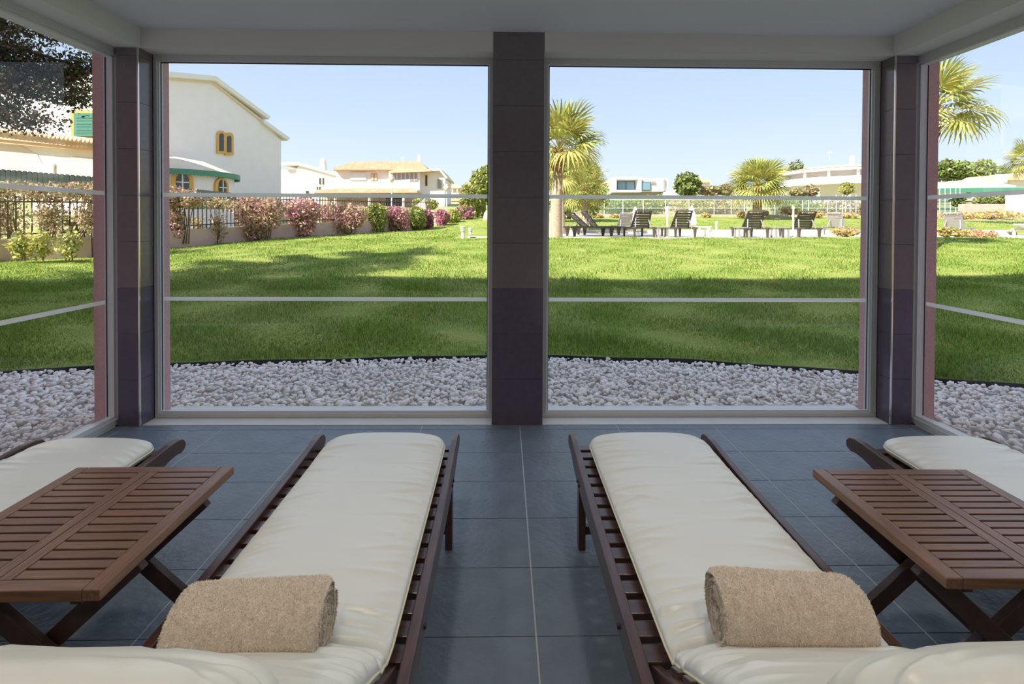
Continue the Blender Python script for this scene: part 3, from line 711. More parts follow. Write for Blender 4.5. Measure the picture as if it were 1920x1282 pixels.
bush('pink and magenta bougainvillea right of the green bush', [(718,772,383,425),(722,772,396,438)], 24.4, 5200, .065, ['l_brown','l_pale','l_mag','l_pink'], 7, gB, [.28,.3,.14,.28])
bush('narrow green bush before the gap in the hedge', [(762,798,388,432)], 26, 3200, .07, ['l_green','l_olive','l_yel'], 8, gB)
bush('dark magenta bougainvillea at the gap in the hedge', [(788,813,391,431)], 27, 2400, .07, ['l_brown','l_green','l_mag'], 9, gB)
bush('bright magenta bougainvillea just past the gap', [(815,842,391,427)], 29, 2600, .075, ['l_pink','l_brown','l_mag'], 10, gB)
bush('small green bush between two magenta ones', [(836,862,391,424)], 30.5, 2200, .075, ['l_green','l_yel'], 11, gB)
bush('purple bougainvillea at the far end of the hedge', [(853,888,386,419)], 32.5, 2600, .08, ['l_green','l_brown','l_mag'], 12, gB)
bush('dry brown hedge seen through the left side window', [(-60,60,336,378),(40,120,340,380),(100,215,338,378),(-40,40,370,445),(60,130,370,440),(140,200,370,440)], 12.4, 7500, .04, ['l_brown','l_pale','l_olive'], 13, gB, shell=.6)
for k, (x0, x1, lb) in enumerate(((18,62,'leftmost green shoot against the low wall, left window'),(52,96,'second green shoot against the low wall, left window'),(108,150,'green shoot against the low wall nearest the pink pier'))):
    bush(lb, [(x0,x1,432,486)], 11.6, 420, .05, ['l_olive','l_yel'], 20+k, 'green shoots by the low wall', name='shrub', cat='shrub', shell=.7)
gT = 'trees on the slope'
bush('leafy yellow green tree beside the pillar, left window', [(884,935,312,372),(866,915,345,405)], 38, 5200, .13, ['l_green','l_olive','l_yel'], 30, gT, name='tree', cat='tree')
bush('low yellow green tree behind the hedge end', [(862,892,345,410)], 36, 2400, .12, ['l_yel','l_olive'], 31, gT, name='tree', cat='tree')
bush('pale yellow shrub in front of the long house', [(772,800,371,388),(796,822,372,392)], 40, 1500, .11, ['l_yel','l_olive'], 32, name='shrub', cat='shrub')
bush('dark tree mass behind the tall palm', [(1030,1100,300,372),(1070,1138,330,400),(1025,1075,350,410)], 31, 7000, .12, ['l_dark','l_green','l_olive','l_yel'], 33, gT, name='tree', cat='tree')
bush('scrubby olive tree right of the two palms', [(1120,1200,372,404)], 42, 2600, .12, ['l_olive','l_green'], 34, gT, name='tree', cat='tree')
bush('dense round tree beside the modern house', [(1267,1311,325,368)], 46, 4200, .15, ['l_dark','l_olive','l_green'], 35, gT, name='tree', cat='tree')
bush('brown leafless scrub below the small tiled house', [(1310,1350,348,366),(1340,1380,344,366)], 47, 2000, .14, ['l_brown','l_olive'], 36, name='shrub', cat='shrub')
bush('dark bushy tree left of the curved house', [(1474,1512,303,350)], 78, 1800, .2, ['l_dark','l_olive'], 37, gT, name='tree', cat='tree')
bush('rounded yellow green shrub below the curved house', [(1576,1600,342,366)], 45, 1400, .12, ['l_olive','l_yel'], 38, name='shrub', cat='shrub')
bush('brown shrub on the bank right of the date palm', [(1508,1535,345,368),(1480,1512,352,370)], 45, 1500, .12, ['l_brown','l_olive'], 39, name='shrub', cat='shrub')
for k, (x0,x1,y0,y1,Y,ms,lb) in enumerate(((1150,1260,366,402,42,('l_olive','l_green','l_yel'),'green scrub on the bank below the modern house'),(1255,1400,368,404,43,('l_yel','l_olive','l_brown'),'yellow scrub on the bank below the round tree'),
        (1440,1530,370,404,43,('l_olive','l_green'),'green scrub on the bank right of the date palm'),(1530,1625,374,406,43,('l_pale','l_olive'),'pinkish scrub on the bank below the curved house'))):
    bush(lb, [(x0,x1,y0,y1),(x0+20,x1-10,y0+8,y1)], Y, 3600, .12, list(ms), 40+k, 'scrub on the bank', name='shrub', cat='shrub', shell=.6)
for k, (x0,x1,y0,y1,lb) in enumerate(((1095,1115,401,410,'small orange tuft below the palm shadow'),(1117,1131,402,410,'small yellow tuft by the fence foot'),(1142,1160,402,410,'orange tuft under the scrubby tree'),(1178,1194,398,410,'yellow tuft beside the closed white parasol'),
        (1314,1332,399,409,'orange tuft at the wall foot right of the second parasol'),(1383,1396,396,409,'pink tuft at the wall foot left of the date palm'),(1424,1440,394,407,'pink tuft at the wall foot right of the date palm'),(1462,1500,386,402,'pink flowering clump behind the third deck lounger'),(1515,1545,394,409,'orange clump behind the fourth deck lounger'),(1560,1612,398,409,'long orange clump near the right window edge'))):
    bush(lb, [(x0,x1,y0,y1)], 36, 500, .09, ['l_orange','l_pale','l_yel'], 50+k, 'flower tufts along the retaining wall', name='shrub', cat='shrub')
bush('orange flowering shrub beside the deck, right front window', [(1562,1606,426,442)], 18, 1400, .045, ['l_orange','l_pale','l_yel'], 70, name='shrub', cat='shrub')
bush('orange flowering shrub by the grey lounger, right side window', [(1756,1790,426,444),(1785,1815,431,445)], 17, 1800, .045, ['l_orange','l_yel','l_olive'], 71, name='shrub', cat='shrub')
bush('pink orange shrub left of the white sunbed', [(1812,1860,431,446)], 17.4, 1400, .045, ['l_orange','l_pale'], 72, name='shrub', cat='shrub')
bush('long orange hedge under the brown wall, right side window', [(1762,1840,398,410),(1820,1910,396,409)], 34, 2600, .09, ['l_orange','l_pale','l_yel'], 73, name='hedge', cat='hedge')
bush('spreading pine on the skyline, right side window', [(1745,1800,300,338),(1780,1830,304,338)], 70, 3200, .26, ['l_olive','l_dark','l_green'], 74, gT, name='tree', cat='tree')
bush('taller pine on the skyline above the white roof', [(1826,1862,297,340)], 66, 2400, .24, ['l_olive','l_green'], 75, gT, name='tree', cat='tree')
bush('low pine on the skyline near the picture edge', [(1858,1892,313,340),(1885,1930,318,340)], 68, 1800, .24, ['l_olive','l_green'], 76, gT, name='tree', cat='tree')
bush('small dark bush by the green mesh, right side window', [(1786,1808,365,387)], 38, 900, .1, ['l_green','l_dark'], 77, 'bushes above the brown wall', name='shrub', cat='shrub')
bush('round green bush in the middle above the brown wall', [(1828,1860,364,386)], 38, 1400, .1, ['l_green','l_olive'], 78, 'bushes above the brown wall', name='shrub', cat='shrub')
bush('round green bush at the right end of the brown wall', [(1864,1897,361,387)], 38, 1400, .1, ['l_green','l_olive'], 79, 'bushes above the brown wall', name='shrub', cat='shrub')

# conifer outside the left window
tr = empty('conifer_tree', (-9.0,6.0,0), label='large dark conifer with drooping branches outside the left side window', cat='tree')
MB().tube([(-9.0,6.0,-.3),(-8.95,6.0,2),(-8.9,6.05,5),(-8.85,6.1,8.4)], [.26,.22,.15,.03], 10).build('trunk', M['bark'], tr, smooth=True)
g_ = np.random.default_rng(5)
for k in range(50):
    z = 2.7+5.3*(k/33); az = k*2.4+g_.uniform(-.3,.3); ln = (2.6-.27*(z-2.7))*g_.uniform(.85,1.15)
    if k > 33: z = 3.15+.1*(k-34)+g_.uniform(-.1,.1); az = g_.uniform(-.05,.75); ln = g_.uniform(2.4,3.7)
    p0 = Vector((-8.93,6.05,z)); d = Vector((math.cos(az), math.sin(az), 0))
    pts = [p0, p0+d*ln*.5+Vector((0,0,.18)), p0+d*ln+Vector((0,0,-.25))]
    br = MB().tube(pts, [.05,.03,.01], 6).build('branch', M['bark'], tr, smooth=True)
    bl = [(tuple(p0+d*ln*f+Vector((g_.uniform(-.15,.15),g_.uniform(-.15,.15),.1-.25*f))), (.42,.42,.20)) for f in (.3,.5,.7,.88,1.0)]
    V_, F_, mi_ = leaves(bl, 2600, .025, ['l_pine','l_dark','l_brown'], 200+k, [.5,.4,.1], .55, droop=.6)
    o = inst('needles', npmesh('needles', V_-np.array((-9.0,6.0,0)), F_, [M['l_pine'],M['l_dark'],M['l_brown']], mi_), br); o['kind'] = 'stuff'

# fan palms
def fan_mesh(seed, nseg=26, R_=1.0, pet=.9, droop=.35):
    g = np.random.default_rng(seed); b = MB()
    b.tube([(0,0,0),(pet*.5,0,.05),(pet,0,0)], [.022,.016,.012], 5, cap=False); b.mi = 1
    for i in range(nseg):
        t = (i/(nseg-1)-.5)*math.radians(250); L = R_*(.72+.28*math.cos(t*.7))*g.uniform(.92,1.05); d = Vector((math.cos(t), math.sin(t), 0)); s_ = Vector((-math.sin(t), math.cos(t), 0))
        w = .045*R_; fold = .03*(1 if i % 2 else -1)
        o = Vector((pet,0,0)); p1 = o+d*L*.55+Vector((0,0,fold-.05*droop)); p2 = o+d*L*.85+Vector((0,0,-.30*droop*L)); p3 = o+d*L+Vector((g.normal(0,.03),g.normal(0,.03),-.62*droop*L))
        b.add([o, p1-s_*w, p1+s_*w, p2-s_*w*.45, p2+s_*w*.45, p3], [(0,1,2),(1,3,4,2),(3,5,4)])
    return b
def feather_mesh(seed, L=2.0):
    g = np.random.default_rng(seed); b = MB(); pts = []
    for k in range(9):
        f = k/8; pts.append(Vector((L*(f-.12*f*f), 0, L*(.20*math.sin(f*2.2)-.42*f*f*f))))
    b.tube(pts, [.02*(1-.8*k/8) for k in range(9)], 5, cap=False); b.mi = 1
    for k in range(46):
        f = .12+.88*k/45; i = min(int(f*8),7); q = f*8-i; p = pts[i]*(1-q)+pts[i+1]*q; ll = .42*math.sin(PI*min(1,.15+f*.85))**.6*g.uniform(.85,1.1)
        for sg in (-1,1):
            e = p+Vector((.45*ll, sg*ll*.85, .12*ll-.25*ll*f)); w = Vector((.016,0,.0))
            b.add([p-w, p+w, e], [(0,1,2)])
    return b
FAN = [fan_mesh(s, droop=dr).mesh('frond', [M['l_palm2'], M['l_palm' if s % 2 else 'l_palm2']]) for s, dr in ((1,.25),(2,.4),(3,.6),(4,.9))]
FEA = [feather_mesh(s).mesh('frond', [M['l_palm2'], M['l_palm' if s % 3 else 'l_palm2']]) for s in (1,2,3)]
def palm(label, base, zc, tr_, size, nf, seed, kind='fan', boots=.25, lean=0, elr=135):
    g = np.random.default_rng(seed); base = Vector(base); r = empty('palm_tree', base, label=label, cat='palm', group='palms round the pool')
    H_ = zc-base.z
    MB().tube([base+Vector((0,0,-.2)), base+Vector((0,0,.12)), base+Vector((lean*.3,0,H_*.4)), base+Vector((lean,0,H_))], [tr_*1.35,tr_*1.15,tr_*.88,tr_*.72], 14).build('trunk', M['palmtrunk'], r, smooth=True)
    top = Vector((lean,0,H_)); bm_ = MB()
    for k in range(int(60*boots*4)):
        z = H_*(1-boots*g.random()); a = g.uniform(0,2*PI); d = Vector((math.cos(a),math.sin(a),0)); p = Vector((lean*z/H_,0,z))+d*tr_*.68
        bm_.bar(p, p+d*.09+Vector((0,0,.2)), .05, .02)
    bm_.build('leaf_bases', M['palmboot'], r, local=True)
    for k in range(nf):
        f = (k+.5)/nf; el = math.radians(85-elr*f**.9); az = k*2.399+g.uniform(-.2,.2); s = size*g.uniform(.85,1.1)
        me = FAN[min(3,int(f*4))] if kind == 'fan' else FEA[int(g.integers(0,3))]
        o = inst('frond', me, r, top+Vector((0,0,.05)), (g.uniform(-.5,.5), -el, az), (s,s,s))
    return r
q = at(1041,442,16.4); palm('tall fan palm right of the pillar', (q.x,q.y,G(q.x,q.y)), at(1052,283,16.4).z, .21, .92, 27, 1, boots=.28, lean=.12, elr=108)
q = at(1052,434,21); palm('slim fan palm hidden behind the tall one', (q.x,q.y,G(q.x,q.y)), at(1058,330,21).z, .15, .7, 20, 2)
q = at(1097,431,24); palm('short fan palm right of the tall one', (q.x,q.y,G(q.x,q.y)), at(1098,352,24).z, .16, .80, 28, 3, boots=.3)
q = at(1420,407,34); palm('bushy palm with arching fronds above the third deck lounger', (q.x,q.y,q.z), at(1422,350,34).z, .30, 1.22, 40, 4, 'fan', boots=.8, elr=118)
q = at(1744,449,12.5); palm('fan palm rising behind the right pink pier', (q.x,q.y,G(q.x,q.y)), at(1744,208,12.5).z, .12, .74, 24, 5, elr=118)
q = at(1925,395,40); palm('distant palm at the right picture edge', (q.x,q.y,far_z(q.x,q.y)), at(1925,300,40).z, .2, 1.0, 20, 6)

# ------------------------------------------------------------------ fence and garden wall
fr = empty('garden_fence', tuple(at(*FENCE[2])), label='dark iron picket fence on a low pink wall behind the hedge', cat='fence')
fw = MB(); 
FP = [at(*q) for q in FENCE[:8]]
pk = MB().box(-.011,.011,-.011,.011,0,1.04).mesh('picket', M['fence'])
off0 = Vector(fr.location); npk = 0
rails = (MB(), MB())
for i in range(len(FP)-1):
    a, b = FP[i], FP[i+1]; d = b-a; L_ = math.hypot(d.x,d.y)
    fw.bar(a+Vector((0,0,.17)), b+Vector((0,0,.17)), .22, .72)
    for rb, h in ((rails[0], .66), (rails[1], 1.44)): rb.bar(a+Vector((0,0,h)), b+Vector((0,0,h)), .035, .035)
    k = int(L_/.135)
    for j in range(k):
        if npk >= 300: break
        p = a+d*(j/k); inst('picket', pk, fr, p+Vector((0,0,.54))-off0); npk += 1
    fw.mi = 0
fw.build('low_wall', M['lowwall'], fr)
for rb in rails: rb.build('rail', M['fence'], fr)
# scalloped dark green fence of the neighbour
def scallop(label, x0, x1, ytop0, ytop1, ybot, Y, n):
    a = at(x0,ytop0,Y); r = empty('scalloped_fence', (a.x,a.y,at(x0,ybot,Y).z), label=label, cat='fence', group='scalloped fences of the villas')
    for k in range(n):
        f0, f1 = k/n, (k+1)/n; p0 = at(x0+(x1-x0)*f0, ytop0+(ytop1-ytop0)*f0, Y); p1 = at(x0+(x1-x0)*f1, ytop0+(ytop1-ytop0)*f1, Y); zb = r.location.z
        rad = (p1.x-p0.x)/2*.94; cx = (p0.x+p1.x)/2; zt = (p0.z+p1.z)/2-rad
        pts = [(cx-rad,p0.y,zb),(cx+rad,p0.y,zb)]+[(cx+rad*math.cos(t),p0.y,zt+rad*math.sin(t)) for t in [PI*q/6 for q in range(7)]]
        MB().prism(pts, (0,.04,0)).build('board', M['dgreen'], r)
scallop('dark green scalloped fence behind the hedge, left side window', -20, 180, 315, 331, 350, 15.5, 20)
scallop('dark green scalloped fence below the turret', 352, 442, 353, 362, 392, 20, 26)

# ------------------------------------------------------------------ houses
def pix(pts, Y): return [at(x,y,Y) for x,y in pts]
def house_part(r, name, pts, Y, dep, m): return MB().prism(pix(pts,Y), (0,dep,0)).build(name, M[m], r)
def arch_pts(x0, x1, y0, y1, n=8):
    r_ = (x1-x0)/2; cx = (x0+x1)/2
    return [(x0,y1),(x1,y1)]+[(cx+r_*math.cos(PI*k/n), y0+r_-r_*math.sin(PI*k/n)) for k in range(n+1)]
def rect(x0,x1,y0,y1): return [(x0,y0),(x1,y0),(x1,y1),(x0,y1)]
def window(r, pts_out, pts_in, Y, m1='ochre', m2='pane'):
    f_ = MB().prism(pix(pts_out,Y-.08), (0,.1,0)).build('window', M[m1], r)
    MB().prism(pix(pts_in,Y-.11), (0,.1,0)).build('pane', M[m2], f_)
# --- villa with the gable and turret
PR = Vector((-17.1,38,0)); WD = Vector((-3.6,-12,0)).normalized(); WN = Vector((-WD.y*-1, WD.x*-1, 0)); WN = Vector((.958,-.287,0)).normalized()
def gp(pts, out=0): return [on_plane(x,y,PR,WN)+WN*out for x,y in pts]
v1 = empty('villa', on_plane(480,400,PR,WN), label='large white villa with gable wall, twin arched window and turret', cat='house')
MB().prism(gp([(272,138),(397,149),(489,227),(527,262),(527,402),(272,402)]), WN*-9).build('wall', M['white'], v1)
MB().prism(gp([(265,131),(397,143),(500,219),(497,224),(397,152),(265,141)],.35), WN*-9.8).build('roof', M['white_y'], v1)
MB().prism(gp([(489,224),(538,259),(534,264),(489,231)],.3), WN*-9.6).build('roof', M['white_y'], v1)
MB().prism(gp([(268,141),(397,152),(492,226),(491,230),(397,157),(268,146)],.10), WN*-.2).build('verge_band', M['cream'], v1)
sur = MB().prism(gp(arch_pts(405,420,245,288)),WN*.12).prism(gp(arch_pts(420,435.5,248.5,291)),WN*.12).build('window', M['ochre'], v1)
MB().prism(gp(arch_pts(408.5,416.5,250,283),.10),WN*.05).build('pane', M['pane'], sur)
MB().prism(gp(arch_pts(423,430.7,254.5,285.5),.10),WN*.05).build('pane', M['pane'], sur)
tc_ = Vector((-18.95,28.9,0)); TR = 2.95; ze = at(437,331,29.5).z; za = at(331,294,28.9).z
MB().lathe([(TR,0.5),(TR,ze+.05)], tc_, 48).build('turret', M['white'], v1, smooth=True)
tr2 = MB().lathe([(TR+.28,ze),(TR+.30,ze+.06),(TR*.5,za-.25),(.05,za)], tc_, 48).build('turret_roof', M['cream'], v1)
tl = MB()
for k in range(130):
    a = 2*PI*k/130; d = Vector((math.cos(a), math.sin(a), 0)); t_ = Vector((-d.y,d.x,0)); p = tc_+d*(TR+.31)
    tl.prism([p-t_*.078+Vector((0,0,ze+.12)), p+t_*.078+Vector((0,0,ze+.12)), p+t_*.078+Vector((0,0,ze-.14)), p+Vector((0,0,ze-.20)), p-t_*.078+Vector((0,0,ze-.14))], d*-.05)
tl.build('green_fringe', M['green'], v1)
def turret_window(px, zc_, w, h):
    best = min((abs(0), None) if False else (abs((lambda P: 960+FPX*(P-CO).dot(_r)/(P-CO).dot(_f))(tc_+Vector((math.cos(a),math.sin(a),1.256))*1.0+Vector((math.cos(a)*(TR-1),math.sin(a)*(TR-1),0)))-px), a) for a in np.linspace(-1.9,.35,200))
    a = best[1]; d = Vector((math.cos(a),math.sin(a),0)); t_ = Vector((-d.y,d.x,0)); c_ = tc_+d*(TR-.06)+Vector((0,0,zc_))
    def A(w_,h_,o_): return [c_+d*o_-t_*w_+Vector((0,0,-h_)), c_+d*o_+t_*w_+Vector((0,0,-h_))]+[c_+d*o_+t_*(w_*math.cos(PI*k/8))+Vector((0,0,h_-w_+w_*math.sin(PI*k/8))) for k in range(9)]
    f_ = MB().prism(A(w,h,0), d*.16).build('window', M['ochre'], v1); MB().prism(A(w*.58,h*.8,.12), d*.07).build('pane', M['pane'], f_)
    b = MB(); b.bar(c_+d*.2-t_*w*.55+Vector((0,0,.1*h)), c_+d*.2+t_*w*.55+Vector((0,0,.1*h)), .04, .05); b.bar(c_+d*.2+Vector((0,0,-.8*h)), c_+d*.2+Vector((0,0,.8*h)), .04, .05, (1,0,0)); b.build('glazing_bar', M['white'], f_)
turret_window(342, at(342,345,27).z, .50, .62); turret_window(414, at(414,352,27.6).z, .50, .62)
# --- villa with arched porch in the left side window
v2 = empty('villa', at(60,380,21), label='sunlit villa with arched porch and green shutter, left side window', cat='house')
house_part(v2,'upper_wall',rect(-180,205,150,268),23,2.4,'white_y')
window(v2, rect(133,188,207,258), rect(138,184,212,256), 23, 'ochre', 'green')
sl = MB()
for k in range(16):
    z0 = at(150,212+k*2.75,22.85); sl.bar(at(138.5,213+k*2.75,22.82), at(183.5,213+k*2.75,22.82), .03, .05)
sl.build('shutter_slats', M['green'], v2)
wl = MB().prism(pix([(-180,255),(205,278),(205,380),(-180,380)],21), (0,.4,0)).build('porch_wall', M['white_y'], v2)
MB().prism(pix([(-60,380),(-60,290),(-20,272),(40,274),(70,290),(84,318),(84,380)],20.97), (0,.1,0)).build('arch_recess', M['cream'], v2)
MB().prism(pix([(100,380),(100,322),(112,302),(140,293),(205,300),(205,380)],20.97), (0,.1,0)).build('arch_recess', M['cream'], v2)
MB().prism(pix([(80,306),(100,306),(100,380),(80,380)],20.9), (0,.3,0)).build('pier', M['white_y'], v2)
MB().prism(pix([(-180,226),(205,272),(205,281),(-180,243)],20.6), (0,2.4,0)).build('porch_roof', M['terra'], v2)
MB().prism(pix([(-180,243),(205,281),(205,286),(-180,252)],20.7), (0,.3,0)).build('eave', M['peach'], v2)
for k in range(34):
    f = k/33; a = at(-60+f*262, 236+f*32, 20.55); MB().tube([a+Vector((0,-.12,-.03)), a+Vector((0,1.6,.12))], .11, 7).build('roof_tile', M['terra'], v2, smooth=True)
# --- white house with chimney
v3 = empty('white_house', at(580,395,57), label='white house with a tapering chimney right of the gable villa', cat='house')
house_part(v3,'wall',[(556,315),(566,306),(629,329),(629,396),(556,396)],57,7,'white')
house_part(v3,'side_wing',[(526,318),(556,318),(556,396),(526,396)],57.4,6,'white')
house_part(v3,'roof',[(526,304),(560,304),(629,325),(629,329),(560,310),(526,310)],56.7,7.5,'cream')
MB().prism(pix(arch_pts(531,548,352,372),57.3),(0,.1,0)).build('archway', M['canvas'], v3)
c0 = at(606,322,59); MB().lathe([(.47,-.4),(.44,.6),(.31,1.22),(.37,1.25),(.37,1.35),(.25,1.55),(.02,1.62)], c0, 14).build('chimney', M['white_y'], v3)
for a in ((598,601.5,333,346),(604,607.5,333,346),(593,596,349,356),(598,601,349,356),(573,579,357,363)): window(v3, rect(*a), rect(a[0]+.5,a[1]-.5,a[2]+.8,a[3]-.6), 57, 'cream', 'pane')
# --- long house with porch
v4 = empty('long_house', at(700,392,50), label='sunlit two-storey house with long tiled porch and white chimney', cat='house')
house_part(v4,'wall',rect(630,735,316,392),50,7,'white_y')
house_part(v4,'right_wing',[(729,322),(787,322),(787,392),(729,392)],49.4,6,'white_y')
house_part(v4,'gable_wing',[(787,322),(807,319),(825,319),(835,335),(833,392),(787,392)],50.2,6,'white')
house_part(v4,'roof',[(624,314),(664,303),(785,302),(800,314),(800,318),(624,318)],49.3,8,'terra')
house_part(v4,'roof',[(729,320.5),(750,316),(806,316.5),(809,321),(729,324)],48.8,7,'terra')
house_part(v4,'roof',[(805,317),(825,315.5),(839,333),(836,335),(824,320),(805,321)],49.7,7,'cream')
house_part(v4,'eave',rect(625,799,317,319),49.4,.5,'peach')
house_part(v4,'balcony_wall',[(624,340),(729,340),(769,336),(769,354),(624,354)],48.4,.25,'white_y')
house_part(v4,'porch_roof',[(588,358),(625,353),(770,353),(782,357.5),(782,361),(588,361.5)],46.6,3,'terra')
house_part(v4,'eave',rect(589,782,360,362.5),46.8,.3,'peach')
for x in (597,628,692,756): house_part(v4,'column',rect(x-2,x+2,361,391),47,.3,'white_y')
house_part(v4,'porch_back',rect(600,780,362,392),49.2,.15,'cream')
for a in ((657,688,363,390),(694,710,363,390)): window(v4, rect(*a), rect(a[0]+1,a[1]-1,a[2]+1,a[3]), 49.1, 'peach', 'cream')
window(v4, rect(722,756,363,390), rect(723,755,364,390), 49.1, 'cream', 'pane')
for x0 in (696,702): window(v4, rect(x0,x0+5,325,339), rect(x0+1,x0+4,326.5,338), 50, 'ochre', 'cream')
window(v4, rect(657,687,323,338), rect(658.5,685.5,324.5,338), 50, 'canvas', 'white_y')
for k in range(6): window(v4, rect(736+k*8,743+k*8,324,339), rect(737+k*8,742.3+k*8,325,338.5), 49.4, 'canvas', 'resin_g')
window(v4, rect(797,801.5,328,349), rect(797.8,800.8,329,348), 50.2, 'ochre', 'pane')
window(v4, rect(819.5,828.5,335,354), rect(820.5,827.5,336,353), 50.2, 'cream', 'resin_g')
c0 = at(786,318,50.5); MB().lathe([(.34,-.4),(.30,.6),(.2,1.15),(.24,1.2),(.12,1.35),(.02,1.62)], c0, 4, PI/4, PI/4+2*PI).build('chimney', M['white_y'], v4)
ant = MB().tube([at(754,303,51),at(754,293,51)],.02,5); ant.bar(at(750,296,51),at(759,295,51),.03,.03); ant.build('antenna', M['lampmetal'], v4)
# --- ochre house far off, slanted wall
v5 = empty('small_villa', at(850,378,78), label='small distant ochre villa behind the second street lamp', cat='house')
house_part(v5,'wall',rect(839,861,352,380),78,6,'cream'); house_part(v5,'roof',[(835,351),(845,346),(858,346),(864,351),(864,353),(835,353)],77.5,7,'terra')
house_part(v5,'roof',[(832,372),(866,372),(870,377),(830,377)],70,3,'terra')
for x in (840,848,857): house_part(v5,'column',rect(x-1,x+1,354,366),77.2,.3,'white_y')
o = MB().prism(pix([(780,392),(780,385),(796,372),(798,392)],36.5),(0,.4,0)).build('garden_wall', M['white_y']); tag(o,'white slanting garden wall end behind the hedge','wall')
# --- modern house
v6 = empty('modern_house', at(1200,366,60), label='modern white box house with blue windows', cat='house')
house_part(v6,'frame',[(1151,332),(1203,332),(1203,336),(1156,336),(1156,356),(1197,356),(1197,336),(1203,336),(1203,360),(1148,360)],60,5,'white')
house_part(v6,'back_wall',rect(1156,1198,335,357),61.5,3,'white')
house_part(v6,'right_wing',rect(1203,1253,333.5,359),60.4,5,'white')
house_part(v6,'left_return',[(1141,340),(1151,333),(1148,360),(1143,364)],60.5,4,'white')
window(v6, rect(1157.5,1190.5,340,356), rect(1158.5,1189.5,341,355), 61.4, 'pane', 'bluepane'); window(v6, rect(1201,1220,341,357), rect(1202,1219,342,356), 60.3, 'pane', 'bluepane')
MB().bar(at(1174,340,61.2),at(1174,356,61.2),.05,.05,(1,0,0)).build('mullion', M['pane'], v6)
house_part(v6,'fin',rect(1244.5,1248,336,358),60.2,.4,'resin_g'); house_part(v6,'louvre',rect(1220,1229,339.5,344),60.2,.3,'resin_g')
house_part(v6,'lower_storey',rect(1150,1246,359,368),61.5,3,'resin_g'); house_part(v6,'terrace',[(1246,360),(1268,356),(1268,366),(1246,366)],60,2,'white')
# --- small tiled house
v7 = empty('small_house', at(1322,362,62), label='small tiled house half hidden right of the round tree', cat='house')
house_part(v7,'wall',rect(1306,1331,341,362),62,5,'white_y'); house_part(v7,'roof',[(1304,341),(1311,336.5),(1330,336.5),(1333,340),(1333,342),(1304,342.5)],61.5,6,'terra')
house_part(v7,'chimney',rect(1313.5,1316.5,331,338),63,.4,'white')
# --- curved house
v8 = empty('curved_house', at(1550,362,52), label='white house with curved terraces on the hill', cat='house')
cc = at(1585,330,64); cR = 7.0
def arcpx(r_, z0, z1, m, nm, a0=math.radians(182), a1=math.radians(330)):
    b = MB(); b.lathe([(0.1,z0),(r_,z0),(r_,z1),(.1,z1)], Vector((cc.x,cc.y,0)), 40, a0, a1); return b.build(nm, M[m], v8)
def zp(y): return at(1560,y,57).z
arcpx(6.2, zp(380), zp(316), 'white_y', 'wall', 0, 2*PI-1e-3)
arcpx(7.9, zp(316), zp(310.5), 'white', 'roof_fascia', 0, 2*PI-1e-3)
MB().lathe([(8.0,zp(311)),(5.0,zp(303)),(.1,zp(297))], Vector((cc.x,cc.y,0)), 40).build('roof', M['terra'], v8)
arcpx(7.6, zp(337), zp(328), 'white', 'terrace_parapet', 0, 2*PI-1e-3); arcpx(8.3, zp(343), zp(337.5), 'white', 'terrace_slab', 0, 2*PI-1e-3)
for a in (200,222,245,268,290): p = Vector((cc.x+7.3*math.cos(math.radians(a)), cc.y+7.3*math.sin(math.radians(a)), 0)); MB().tube([p+Vector((0,0,zp(328))),p+Vector((0,0,zp(312)))],.16,8).build('column', M['white'], v8)
for a in (196,215,238,262,286): p = Vector((cc.x+7.8*math.cos(math.radians(a)), cc.y+7.8*math.sin(math.radians(a)), 0)); MB().tube([p+Vector((0,0,zp(375))),p+Vector((0,0,zp(342)))],.18,8).build('column', M['white'], v8)
MB().lathe([(.28,-.5),(.26,.4),(.34,.45),(.3,.52),(.14,.8),(.02,.85)], at(1598,304,60), 12).build('chimney', M['white'], v8)
a_ = MB().tube([at(1555,300,62),at(1555,286,62)],.03,5); a_.bar(at(1553,286,62),at(1558,286,62),.25,.2); a_.build('antenna', M['lampmetal'], v8)
# --- right side window: roofs, mesh, walls
v9 = empty('low_villa', at(1820,372,46), label='low white roofed villa behind the green mesh, right side window', cat='house')
house_part(v9,'wall',rect(1785,1905,350,376),46,4.5,'white'); house_part(v9,'roof',[(1770,351),(1800,340),(1825,336),(1870,341),(1905,348),(1905,352),(1770,353)],45.4,5.4,'cream'); house_part(v9,'chimney',rect(1877,1889,326,342),47,.6,'white')
for a in ((1812,1822,356,370),(1845,1856,356,370)): window(v9, rect(*a), rect(a[0]+1,a[1]-1,a[2]+1,a[3]), 46, 'white_y', 'pane')
v10 = empty('low_villa', at(1915,372,56), label='terracotta roofed villa at the right picture edge', cat='house')
house_part(v10,'wall',rect(1893,1990,332,378),56,5,'white_y'); house_part(v10,'roof',[(1886,334),(1905,324),(1990,320),(1990,336),(1886,338)],55.4,6,'terra')
o = MB().prism(pix(rect(1808,1893,382,399),36),(0,.5,0)).build('retaining_wall', M['stone']); tag(o,'brown stone wall under three bushes, right side window','wall')
o = MB().prism(pix(rect(1898,1960,362,402),35),(0,.5,0)).build('garden_wall', M['white']); tag(o,'white wall end right of the brown stone wall','wall')
o = MB().prism(pix([(1024,401),(1700,403),(1700,409.5),(1024,409.5)],37.5),(0,.4,0)).build('retaining_wall', M['stone']); tag(o,'low pinkish retaining wall along the back of the far lawn','wall')
mf = empty('windbreak_fence', at(1840,372,44), label='green mesh court fence, right side window', cat='fence')
MB().prism(pix([(1760,353),(1930,351),(1930,360),(1760,361)],44),(0,.02,0)).build('top_band', M['green'], mf)
MB().prism(pix([(1760,361),(1800,361),(1800,402),(1760,402)],44),(0,.01,0)).build('net', M['mesh'], mf)
